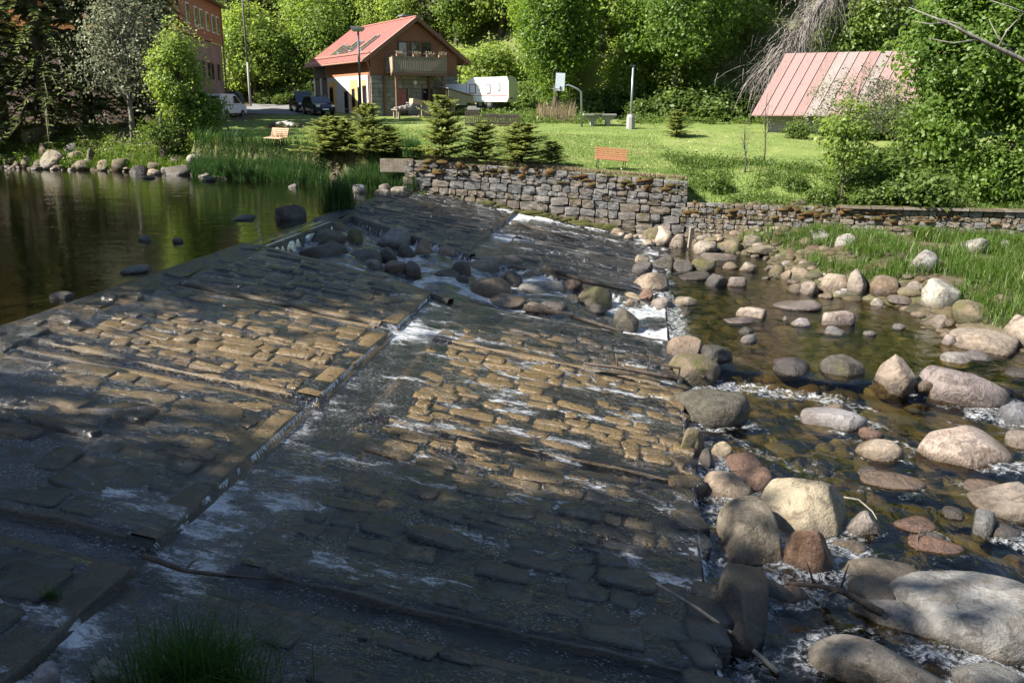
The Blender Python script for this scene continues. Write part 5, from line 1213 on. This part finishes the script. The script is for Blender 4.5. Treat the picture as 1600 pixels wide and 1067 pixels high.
# gable openings
def gopen(a0, a1, z0, z1, nm="window", fr='dkframe', pane='glass'):
    o = part(nm, MB().box(((a0+a1)/2, .035, (z0+z1)/2), (a1-a0, .09, z1-z0)), fr); part("pane", MB().box(((a0+a1)/2, -.022, (z0+z1)/2), (a1-a0-.22, .02, z1-z0-.2)), pane, o); return o
for a0, a1 in ((2.45, 3.3), (3.55, 4.35), (4.58, 5.42)): gopen(a0, a1, 3.9, 6.05)
d_ = gopen(2.15, 3.15, .05, 2.42, "door"); part("handle", MB().box((3.02, -.05, 1.1), (.03, .05, .14)), 'metal', d_); gopen(4.5, 5.4, .95, 2.45)
M['curtain'] = plain("red_curtain", (.30, .10, .09), .9, .5, 3)
part("curtain", MB().box((2.65, -.036, 1.45), (.74, .008, 1.7)), 'curtain', d_)
part("wall_lamp", MB().tube([(3.85, -.06, 2.85), (3.85, -.16, 2.85)], .16, 12), 'frame')
# balcony
Bf = -1.65
part("balcony_floor", MB().box((3.6, Bf/2, 3.62), (4.8, -Bf-.1, .14)), 'oldwood'); part("balcony_beam", MB().box((3.6, Bf+.05, 3.44), (5.0, .18, .20)), 'beam')
for i in range(26): part("slat", MB().box((1.28+i*4.66/25, Bf-.03, 4.22), (.135, .03, 1.02)), 'oldwood')
part("handrail", MB().box((3.6, Bf-.02, 4.77), (4.85, .14, .07)), 'oldwood')
for i in range(8): part("slat", MB().box((1.22, Bf+.1+i*.19, 4.22), (.03, .15, 1.02)), 'benchw2' if i < 2 else 'oldwood')
for i in range(8): part("slat", MB().box((5.98, Bf+.1+i*.19, 4.22), (.03, .15, 1.02)), 'oldwood')
for x_, y_ in ((1.55, Bf+.08), (5.75, Bf+.08), (1.1, -.16), (5.1, -.16)): part("post", MB().box((x_, y_, 1.72), (.18, .18, 3.24)), 'beam')
for x0, x1 in ((1.62, 2.25), (5.68, 5.05)): part("brace", MB().bar((x0, Bf+.08, 2.75), (x1, Bf+.08, 3.36), .12), 'beam')
# porch: fence and lean-to
for i in range(18): part("porch_slat", MB().box((3.3+i*.165, -2.7, .75), (.11, .03, 1.0)), 'oldwood')
part("porch_rail", MB().box((4.75, -2.66, 1.12), (3.1, .05, .09)), 'oldwood'); part("porch_rail", MB().box((4.75, -2.66, .42), (3.1, .05, .09)), 'oldwood')
part("porch_post", MB().box((3.2, -2.7, .65), (.12, .12, 1.3)), 'oldwood'); part("porch_floor", MB().box((5.0, -1.55, .1), (4.0, 2.1, .2)), 'oldwood')
part("lean_to_roof", MB().add([(5.5, -2.9, 2.35), (7.9, -2.9, 1.75), (7.9, -.2, 1.95), (5.5, -.2, 2.55), (5.5, -2.9, 2.42), (7.9, -2.9, 1.82), (7.9, -.2, 2.02), (5.5, -.2, 2.62)], [(0, 1, 2, 3), (4, 5, 6, 7), (0, 1, 5, 4), (1, 2, 6, 5), (2, 3, 7, 6), (3, 0, 4, 7)]), 'roofgrey')
for i in range(14): part("lean_to_board", MB().box((5.6+i*.165, -2.86, 1.98-i*.042), (.15, .03, .55)), 'oldwood')
part("post", MB().box((7.7, -2.75, .88), (.13, .13, 1.75)), 'beam'); part("post", MB().box((5.75, -2.75, 1.15), (.13, .13, 2.3)), 'beam')
for i, (a, lb) in enumerate(((1.9, "flower box at the left end of the balcony rail"), (3.35, "flower box before the middle balcony door"), (4.55, "flower box right of the middle balcony door"), (5.62, "flower box with a tall plant at the right end of the rail"))):
    t = thing("flower_box", lb, "flower box", tuple(Vector(H.location)+Matrix.Rotation(RZ, 3, 'Z')@Vector((a, Bf-.02, 4.81))), RZ); MB().box((0, 0, .09), (.66, .2, .18)).build("box", M['terra'], t)
    C = rg.normal(0, 1, (60, 3))*np.array([.22, .06, .07])+np.array([0, 0, .27]); V, Fq = leaves(C, rg.normal(0, 1, C.shape), .09, rg); link("flowers", mesh_np("flowers", V, Fq, M['flow'], False, None, {'tint': rg.random(60)}), t)
    C = rg.normal(0, 1, (50, 3))*np.array([.2, .06, .10])+np.array([0, 0, .26+.06*(i == 3)]); V, Fq = leaves(C, rg.normal(0, 1, C.shape), .10, rg); link("leaves", mesh_np("leaves", V, Fq, M['weed'], False, None, {'tint': rg.random(50)}), t)
hm = lambda a, b, z: tuple(Vector(H.location)+Matrix.Rotation(RZ, 3, 'Z')@Vector((a, b, z)))
# stone pile on a plank table before the gable
t = thing("plank_table", "low plank table before the gable carrying rubble", "table", hm(1.7, -3.6, .0), RZ); MB().box((0, 0, .72), (2.6, 1.2, .09)).build("tabletop", M['oldwood'], t)
for a, b in ((-1.1, -.45), (1.1, -.45), (-1.1, .45), (1.1, .45)): MB().box((a, b, .34), (.14, .14, .68)).build("leg", M['oldwood'], t)
t = thing("stone_heap", "heap of grey stones and rubble on the plank table", "stone heap", hm(1.6, -3.6, .76), RZ)
for i in range(46):
    a, b = rg.normal(0, .5), rg.normal(0, .3); s = rg.uniform(.07, .15); V, Fs = rock_geo(700+i % 5, (s*1.3, s, s*.8), 1, 3); o = link("stone", mesh_np("stone", V, Fs, M['hstone']), t, (np.clip(a, -1.1, 1.1), np.clip(b, -.5, .5), .05+max(0, .48-.42*abs(a)-.4*abs(b))*rg.random()))
t = thing("wooden_crate", "tilted pale wooden board box lying on the rubble heap", "crate", hm(2.25, -3.6, 1.1), RZ+.2); MB().box((0, 0, .2), (.9, .5, .38), (0, .15, 0)).build("box", M['benchw2'], t)
# pallets and scrap on the lawn right of the house
pp = hit(772, 197)
t = thing("pallet_stack", "weathered pallets and boards stacked on the lawn behind the young spruces", "pallets", tuple(pp))
for x0, wd, h in ((-1.5, 1.0, .95), (-.3, 1.1, .75), (1.0, 1.5, .7)):
    for i in range(7): MB().box((x0+(i-3)*wd/7, -.3, h/2), (wd/7*.6, .05, h)).build("board", M['dkboard'], t)
    for zz in (.15, h-.1): MB().box((x0, -.24, zz), (wd*1.02, .06, .1)).build("rail", M['dkboard'], t)
    MB().box((x0, .25, h+.02), (wd, .9, .08)).build("top_board", M['dkboard'], t)
MB().box((-1.4, .1, 1.14), (.9, .6, .14)).build("slab", M['conc'], t); MB().box((-1.5, .1, 1.27), (.6, .4, .12)).build("slab", M['conc'], t)

# ---- tall building at left
TB = thing("tall_building", "tall building with pinkish stone lower floors and red wooden upper floors at left", "building", (-24.2, 68.8, 5.0), 0)
A0 = np.array([0, 0]); A1 = np.array([-1.75, 15.2]); da = A1/np.linalg.norm(A1); rzb = math.atan2(da[1], da[0])
def tbp(name, mb, mat, parent=TB): return mb.build(name, M[mat], parent)
Mz = Matrix.Rotation(rzb, 4, 'Z')
TB.rotation_euler = (0, 0, rzb)          # local x runs back along the right wall, local y to the left
tbp("stone_wall", MB().box((7.65, 7.5, 2.9), (15.3, 15, 6.4)), 'pinkw'); tbp("wooden_wall", MB().box((7.55, 7.5, 7.7), (15.6, 15.3, 3.2)), 'rw') if 'rw' in M else None
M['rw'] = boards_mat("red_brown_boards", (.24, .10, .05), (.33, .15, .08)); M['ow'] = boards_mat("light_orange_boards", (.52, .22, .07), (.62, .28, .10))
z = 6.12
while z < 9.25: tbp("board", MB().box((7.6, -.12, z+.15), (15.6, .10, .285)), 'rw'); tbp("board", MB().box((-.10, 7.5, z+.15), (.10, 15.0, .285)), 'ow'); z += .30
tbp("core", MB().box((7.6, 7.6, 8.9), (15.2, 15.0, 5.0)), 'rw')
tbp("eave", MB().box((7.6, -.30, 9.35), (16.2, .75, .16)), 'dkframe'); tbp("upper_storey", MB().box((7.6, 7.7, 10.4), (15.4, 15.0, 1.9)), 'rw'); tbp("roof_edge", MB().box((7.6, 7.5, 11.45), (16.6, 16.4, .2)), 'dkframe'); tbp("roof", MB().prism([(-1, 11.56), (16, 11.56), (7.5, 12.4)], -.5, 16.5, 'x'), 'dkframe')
def twin(x, z, wd, h, y=-.19, fr='frame'):
    o = tbp("window", MB().box((x, y, z+h/2), (wd, .06, h)), fr); tbp("pane", MB().box((x, y-.04, z+h/2), (wd*.78, .02, h*.86)), 'glass', o)
for x in (2.2, 5.0, 6.9, 9.2, 11.5, 13.4): twin(x, 6.9, 1.0, 1.5)
for x in np.arange(1.0, 15, 1.15): twin(x, 9.6, .95, 1.5, .17)
for x in (3.0, 5.4, 7.0, 9.2, 10.6, 13.2): twin(x, 3.1, .75, 1.35, -.04, 'dkframe')
for x in (9.2, 13.4): twin(x, .3, .9, 1.2, -.04, 'dkframe')
for y in np.arange(1.5, 14, 2.2):
    for zz, off in ((6.9, -.17), (3.0, -.02)):
        o = tbp("window", MB().box((off, y, zz+.7), (.06, 1.0, 1.4)), 'frame'); tbp("pane", MB().box((off-.04, y, zz+.7), (.02, .8, 1.2)), 'glass', o)
tbp("downspout", MB().tube([(15.1, -.22, 9.2), (15.1, -.22, 0)], .07, 7), 'terra')

# ---- shed at right
p = np.array([16.7, 60.5, float(ground_h(16.7, 60.5))])
SH = thing("shed", "white walled shed with a faded red and grey striped metal roof", "shed", tuple(p), -.40)
MB().box((4.6, 2.6, .55), (9.0, 5.0, 1.5)).build("wall", M['conc'], SH); MB().prism([(.0, 1.25), (5.2, 1.25), (2.6, 4.5)], 1.2, 9.0, 'x').build("gable", M['dkboard'], SH)
n = 17
for i in range(n):
    x0, x1 = -.9+11.2*i/n, -.9+11.2*(i+1)/n-.03
    mt = 'roofgrey' if i in (5, 6, 9) else ('roofpink' if i % 4 else 'roofpink2')
    for (y0, z0, y1, z1) in ((-.7, 1.05, 2.6, 5.0), (5.9, 1.05, 2.6, 5.0)):
        k = .55*(z0 < 2); V = [(x0-0, y0, z0), (x1, y0, z0), (x1+1.5, y1, z1), (x0+1.5, y1, z1), (x0, y0, z0+.07), (x1, y0, z0+.07), (x1+1.5, y1, z1+.07), (x0+1.5, y1, z1+.07)]
        MB().add(V, [(0, 1, 2, 3), (4, 5, 6, 7), (0, 1, 5, 4), (1, 2, 6, 5), (2, 3, 7, 6), (3, 0, 4, 7)]).bar((x1, y0, z0+.09), (x1+1.5, y1, z1+.09), .05, .07).build("roof_panel", M[mt], SH)

# ---- lamp post, poles, hoop
p = hit(571, 184, 60, 80) if False else np.array([(571-800)/F*68, 68., float(ground_h((571-800)/F*68, 68))])
t = thing("lamp_post", "dark lamp post with a flat boxy head in front of the house", "lamp post", tuple(p)); k = 68/F
MB().tube([(0, 0, .3), (.05, 0, 6.3)], [.10, .07], 10).build("pole", M['dkmetal'], t, True); MB().box((0, 0, .32), (.55, .5, .75)).build("base", M['conc'], t, False, .03)
MB().add([(-.42, -.25, 6.45), (.48, -.25, 6.45), (.48, .25, 6.45), (-.42, .25, 6.45), (-.45, -.28, 6.68), (.5, -.28, 6.6), (.5, .28, 6.6), (-.45, .28, 6.68), (-.3, -.18, 6.3), (.3, -.18, 6.3), (.3, .18, 6.3), (-.3, .18, 6.3)], [(4, 5, 6, 7), (0, 1, 5, 4), (1, 2, 6, 5), (2, 3, 7, 6), (3, 0, 4, 7), (8, 9, 1, 0), (9, 10, 2, 1), (10, 11, 3, 2), (11, 8, 0, 3), (11, 10, 9, 8)]).build("lamp_head", M['metal'], t)
p = np.array([(980-800)/F*62, 62., 0]); p[2] = float(ground_h(p[0], 62)); t = thing("concrete_post", "bare post with a thick concrete foot at the back of the lawn", "post", tuple(p))
MB().tube([(0, 0, .4), (.06, 0, 4.05)], [.085, .065], 9).build("pole", M['metal'], t, True); MB().tube([(0, 0, -.1), (0, 0, .75), (0, 0, .95)], [.3, .28, .2], 9).build("foot", M['conc'], t); MB().box((.02, 0, 4.08), (.3, .16, .09)).build("cap", M['dkmetal'], t)
p = np.array([(405-800)/F*92, 92., 0]); p[2] = float(ground_h(p[0], 92)); t = thing("utility_pole", "tall grey utility pole between the tall building and the trees", "pole", tuple(p)); MB().tube([(0, 0, 4.0), (-.1, 0, 14)], [.10, .08], 8).build("pole", M['deadwood'], t, True); MB().tube([(0, 0, -.3), (0, 0, 4.2)], [.12, .11], 8).build("base", M['conc'], t, True)
D = 63; p = np.array([(906-800)/F*D, D, 0.]); p[2] = float(ground_h(p[0], D)); k = D/F
t = thing("basketball_hoop", "basketball hoop with a pale backboard on a bent grey pole", "basketball hoop", tuple(p))
MB().tube([(0, 0, -.1), (-.08, 0, 2.3), (-.35, 0, 2.5), (-.95, 0, 2.75), (-1.3, 0, 2.72)], [.075, .07, .065, .06, .06], 9).build("pole", M['metal'], t, True)
MB().box((-1.52, -.05, 2.95), (.62, .06, 1.15), (0, .05, -.0)).build("backboard", M['board2'], t); MB().box((-1.5, -.09, 2.55), (.10, .03, .22)).build("bracket", M['dkmetal'], t)
MB().tube([(-1.72+.22*math.cos(a)-.15, -.3+.22*math.sin(a), 2.5) for a in np.linspace(0, 6.283, 13)], .015, 5, False).build("rim", M['metal'], t); MB().bar((-1.5, -.08, 2.5), (-2.1, -.3, 2.52), .03).build("rim_arm", M['metal'], t)
D = 64; x0, x1 = (908-800)/F*D, (957-800)/F*D; zg = float(ground_h(5.5, D)); t = thing("table_tennis_table", "concrete table tennis table on two flared feet", "table", ((x0+x1)/2, D, zg)); Lx = x1-x0
MB().box((-Lx*.25, 0, .72), (Lx*.5-.01, 1.4, .09)).build("tabletop", M['conc'], t); MB().box((Lx*.25, 0, .72), (Lx*.5-.01, 1.4, .09)).build("tabletop", M['conc'], t)
for sx_ in (-.22, .26): MB().prism([(-.14, -.1), (.14, -.1), (.14, .3), (.62, .66), (-.62, .66), (-.14, .3)], -.4, .4).build("foot", M['conc'], t, loc=(Lx*sx_, 0, 0))

# ---- benches
def bench(u, v, wpx, label, mat, rz, tilt):
    p = hit(u, v); k = p[1]/F; t = thing("park_bench", label, "bench", tuple(p), rz); t.rotation_euler = (0, tilt, rz); Wd = wpx*k
    for i in range(4): MB().box((0, -.42+i*.125, .44+.01*i), (Wd, .10, .035)).build("seat_slat", M[mat], t, False, .008)
    for i in range(5): MB().box((0, .08+i*.035, .52+i*.10), (Wd, .03, .075), (-.3, 0, 0)).build("back_slat", M[mat], t, False, .008)
    for s in (-1, 1):
        x = s*(Wd/2-.14); o = MB(); o.tube([(x, -.44, -.02), (x, -.40, .40), (x, .04, .42), (x, .26, .96)], .02, 6); o.build("leg_frame", M['dkmetal'], t, True)
        MB().tube([(x, .10, .42), (x, .22, -.02)], .02, 6).build("leg", M['dkmetal'], t, True); MB().box((x, -.44, -.0), (.06, .1, .02)).build("foot", M['dkmetal'], t)
bench(953, 264, 50, "reddish slatted bench on the lawn above the tall wall", 'benchw', .06, .085)
bench(435, 229, 35, "pale wooden bench near the turf edge left of the young spruces", 'benchw2', -.55, .02)

# ---- vehicles
def vehicle(name, label, cat, loc, rz, prof, wid, paint, wins, wheels, wr_, extra=(), glassy=()):
    t = thing(name, label, cat, loc, rz); n = len(prof); V = []
    for sgn in (-1, 1):
        for x, z, k in prof: V.append((x, sgn*wid/2*k, z))
    mb = MB().add(V, [list(range(n)), list(range(2*n-1, n-1, -1))]+[(i, (i+1) % n, n+(i+1) % n, n+i) for i in range(n)]); o = mb.build("body", M[paint], t, False, .035)
    for q in glassy: MB().add(q, [tuple(range(len(q)))]).build("window", M['glass'], t)
    for s in (-1, 1):
        for x in wheels:
            w_ = MB().tube([(x, s*(wid/2-.2), wr_), (x, s*(wid/2+.01), wr_)], wr_, 16).build("wheel", M['tyre'], t); MB().tube([(x, s*(wid/2), wr_), (x, s*(wid/2+.025), wr_)], wr_*.6, 12).build("rim", M['rim'], w_)
    for nm, c, d, mt in extra: MB().box(c, d).build(nm, M[mt], t, False, .01)
    return t
# van seen from the back: local x = forward
prof = [(-2.05, .35, .97), (2.0, .35, .95), (2.1, .7, .93), (2.0, .95, .92), (1.25, 1.12, .93), (.55, 1.72, .84), (.2, 1.82, .82), (-1.9, 1.82, .84), (-2.08, 1.1, .97)]
sg = lambda pts, s, wid: [(x, s*(wid/2*k+.012), z) for x, z, k in pts]
W_ = 1.72; wl_ = []
for s in (-1, 1): wl_ += [sg([(.0, 1.12, .96), (1.05, 1.14, .945), (.5, 1.66, .865), (.0, 1.68, .865)], s, W_)]
wl_.append([(-2.095, -.66, 1.12), (-2.095, .66, 1.12), (-1.955, .6, 1.66), (-1.955, -.6, 1.66)])
zz = lambda x, y: float(ground_h(x, y))
x, y = (357-800)/F*72, 73.5
vehicle("white_van", "white delivery van parked with its back to the lawn", "van", (x, y, zz(x, y)), R(79), prof, W_, 'vanw', None, (-1.3, 1.3), .31, [("tail_lamp", (-2.07, -.76, .95), (.06, .12, .42), 'redl'), ("tail_lamp", (-2.07, .76, .95), (.06, .12, .42), 'redl'), ("bumper", (-2.09, 0, .48), (.14, 1.66, .22), 'dkmetal'), ("number_plate", (-2.10, .18, .78), (.03, .52, .13), 'dkframe')], wl_)
p = (x+.3, y-3.2); t = MB().tube([(-.55, 0, .22), (.55, 0, .22)], .22, 10).build("concrete_kerb_block", M['conc'], None, True, loc=(p[0]+.1, p[1], zz(*p))); tag(t, "grey concrete drum lying behind the white van", "block")
x2, y2 = (381-800)/F*79, 79; t = thing("waste_bin", "big dark domed bin beyond the white van", "bin", (x2, y2, zz(x2, y2))); MB().prism([(-.65, .0), (.65, .0), (.7, 1.2), (.55, 1.6), (.25, 1.8), (-.25, 1.8), (-.55, 1.6), (-.7, 1.2)], -.55, .55).build("body", M['dkmetal'], t, False, .04); MB().box((0, -.57, 1.2), (1.3, .05, .06)).build("rim", M['metal'], t)
def car(label, x, y, rz, paint, h=1.0):
    W2 = 1.75; pr = [(-2.1, .3, .95), (2.05, .3, .95), (2.15, .6, .93), (2.05, .78, .92), (1.15, .98, .93), (.35, 1.46*h, .80), (-.2, 1.52*h, .78), (-1.6, 1.50*h, .80), (-2.0, 1.05, .92), (-2.15, .7, .95)]; g = []
    for s in (-1, 1): g += [sg([(-1.5, 1.02, .935), (-.45, 1.0, .935), (-.45, 1.42*h, .82), (-1.45, 1.40*h, .83)], s, W2), sg([(-.38, 1.0, .935), (.85, 1.0, .935), (.25, 1.40*h, .83), (-.38, 1.42*h, .82)], s, W2)]
    g.append([(1.11, -.74, 1.02), (1.11, .74, 1.02), (.42, .62, 1.42*h+.01), (.42, -.62, 1.42*h+.01)]); g.append([(-1.99, -.7, 1.1), (-1.99, .7, 1.1), (-1.66, .62, 1.44*h), (-1.66, -.62, 1.44*h)])
    return vehicle("parked_car", label, "car", (x, y, zz(x, y)), rz, pr, W2, paint, None, (-1.35, 1.35), .33, [("headlight", (2.08, -.62, .72), (.08, .3, .16), 'lampw'), ("headlight", (2.08, .62, .72), (.08, .3, .16), 'lampw'), ("number_plate", (2.13, 0, .45), (.04, .5, .11), 'frame'), ("roof_rail", (-.6, -.6, 1.55*h), (1.6, .04, .05), 'rim'), ("roof_rail", (-.6, .6, 1.55*h), (1.6, .04, .05), 'rim'), ("grille", (2.12, 0, .62), (.04, .7, .12), 'dkmetal')], g)
car("dark blue estate car nearest the house, facing the pond", (507-800)/F*77, 77, R(-62), 'carblu'); car("dark off road car parked behind the blue estate car", (484-800)/F*81.5, 81.5, R(-66), 'carblk', 1.2)
# caravan
x, y = (762-800)/F*78, 78.0; zc = zz(x, y)+.55; t = thing("caravan", "long white caravan with red edged windows beyond the house", "caravan", (x, y, zc), R(-20))
pr = [(-1.2, .45), (2.2, .45), (2.35, .8), (2.35, 2.1), (2.2, 2.45), (-.9, 2.4), (-1.35, 2.1), (-1.45, .8)]; MB().prism(pr, -1.05, 1.05).build("body", M['white'], t, False, .05)
MB().prism([(-4.0, .2), (-1.47, .2), (-1.47, 1.95), (-3.6, 1.85), (-4.05, 1.3)], -.95, .95).build("front_section", M['white'], t, False, .05)
for x_, z_, wd, h in ((-.85, 1.5, .6, .75), (.55, 1.5, .35, .75), (1.5, 1.65, .16, .6)): o = MB().box((x_, -1.06, z_), (wd, .04, h)).build("window", M['redl'] if wd > .2 else M['dkframe'], t); MB().box((x_, -1.09, z_), (wd*.8, .02, h*.85)).build("pane", M['curtain'] if False else M['board2'], o)
MB().box((.5, -1.058, .95), (3.4, .015, .04)).build("stripe", M['redl'], t); MB().box((2.36, -.4, .75), (.05, .5, .12)).build("tail_lamp", M['redl'], t)
for x_ in (-.2, .6): w_ = MB().tube([(x_, -1.0, .3), (x_, -.8, .3)], .33, 14).build("wheel", M['tyre'], t); MB().tube([(x_, -1.02, .3), (x_, -1.0, .3)], .18, 10).build("rim", M['rim'], w_)
MB().box((-1.6, 0, .12), (5.4, 1.6, .3)).build("chassis", M['dkmetal'], t)

# ---- heap of earth and stones on the lawn, leaning frame
p = hit(445, 199); t = thing("rubble_heap", "low heap of earth and pale stones on the lawn", "rubble heap", tuple(p)); k = p[1]/F
V, Fs = rock_geo(301, (1.25, .9, .33), 4, 2, .25); link("earth", mesh_np("earth", V, Fs, M['mortar'], True), t)
for i in range(30):
    a, b = rg.normal(0, .55), rg.normal(0, .35); s = rg.uniform(.07, .17); V, Fs = rock_geo(720+i % 6, (s*1.3, s, s*.8), 2, 3); link("stone", mesh_np("stone", V, Fs, M['plaster'], True), t, (a, b-.2, .30*max(0, 1-abs(a)/1.2)+.02))
p = hit(350, 205); t = thing("leaning_rack", "leaning dark wooden frame under the shrubs at the left end of the lawn", "frame", tuple(p))
for a, b in (((.35, 0, 0), (-.5, .3, 2.0)), ((-.2, .2, 0), (-.75, .5, 1.9)), ((-.9, .3, 0), (-.6, .4, 1.9))): MB().bar(a, b, .09).build("pole", M['dkboard'], t)
for q in (.35, .7): MB().bar((.35-.85*q, .3*q, 2*q), (-.9+.3*q, .35, 1.9*q), .06).build("rung", M['dkboard'], t)

# ---- wood lying on the weir and in the stream
def stick(name, label, pts, r0, mat='stick', lift=.06, twigs=()):
    P = []
    for q in pts:
        u, v = q[0], q[1]; p = hit(u, v); P.append(tuple(p+np.array([0, 0, (q[2] if len(q) > 2 else lift)])))
    n = len(P); o = MB().tube(P, [r0*(1-.6*i/(n-1)) for i in range(n)], 7)
    for a, b in twigs: o.tube([P[a], tuple(np.array(P[a])+np.array(b)*.5+np.array([0, 0, .02])), tuple(np.array(P[a])+np.array(b))], [r0*.4, r0*.25, r0*.1], 5)
    tag(o.build(name, M[mat], None, True), label, "branch")
stick("fallen_branch", "dark forked branch lying across the apron above the dark wedge boulder", [(1058, 606, .2), (1010, 592, .14), (965, 583, .12), (912, 574, .1)], .06, twigs=[(1, (.1, .1, .35)), (2, (-.05, .1, .3))])
stick("fallen_branch", "short bent branch propped on the mossy dome by the toe", [(1100, 606, .25), (1070, 596, .3), (1035, 584, .2)], .05)
stick("fallen_branch", "long pale peeling branch at the lower right of the apron", [(1215, 1062, .1), (1160, 1020, .15), (1090, 965, .12), (1025, 922, .1)], .035, 'bark_pale')
stick("fallen_branch", "dark broken branch leaning on the rounded grey boulder", [(1375, 985, .25), (1310, 955, .3), (1270, 935, .2), (1225, 921, .1)], .05, twigs=[(1, (.15, .2, .25)), (2, (-.1, .1, .3)), (1, (-.2, .0, -.1))])
stick("fallen_branch", "dark branch stranded in the foam where the near groove meets the step", [(225, 876, .06), (290, 902, .08), (350, 908, .07), (420, 912, .06)], .035, twigs=[(1, (.1, .2, .05)), (2, (.35, -.12, .02))])
stick("driftwood", "thin white curved stick beside the biggest cream boulder", [(1313, 787, .12), (1340, 795, .16), (1362, 808, .1), (1375, 822, .02)], .018, 'bark_pale')
stick("driftwood", "dark plank lying along the near lip of the boulder channel", [(818, 487, .12), (890, 500, .12), (972, 524, .1)], .10, 'stick')
stick("driftwood", "dark plank lying along the far lip of the boulder channel", [(850, 424, .12), (910, 443, .1), (978, 458, .08)], .10, 'stick')
stick("driftwood", "long dark timber stuck on the far apron", [(800, 352, .1), (855, 366, .1), (905, 379, .08)], .08, 'stick')
stick("driftwood", "bleached stick on the stones before the low wall", [(1115, 376, .3), (1140, 379, .35), (1160, 392, .2)], .03, 'stick')
stick("driftwood", "dark stick in the water before the reeds", [(300, 268, .04), (330, 274, .04), (356, 281, .02)], .05, 'stick')
stick("driftwood", "slanting stick beside the mossy tan stone at the channel mouth", [(1028, 465, .1), (1000, 475, .12), (980, 482, .05)], .03, 'stick')
stick("driftwood", "small upright twig in the stream before the dark red rock", [(1433, 860, .0), (1432, 852, .12), (1437, 846, .2)], .02, 'stick')
p = hit(1078, 390); tag(MB().box((0, 0, .5), (.14, .12, .85), (.05, .06, .2)).build("wooden_post", M['oldwood'], None, loc=tuple(p)), "short wooden post standing in the water before the low wall", "post")
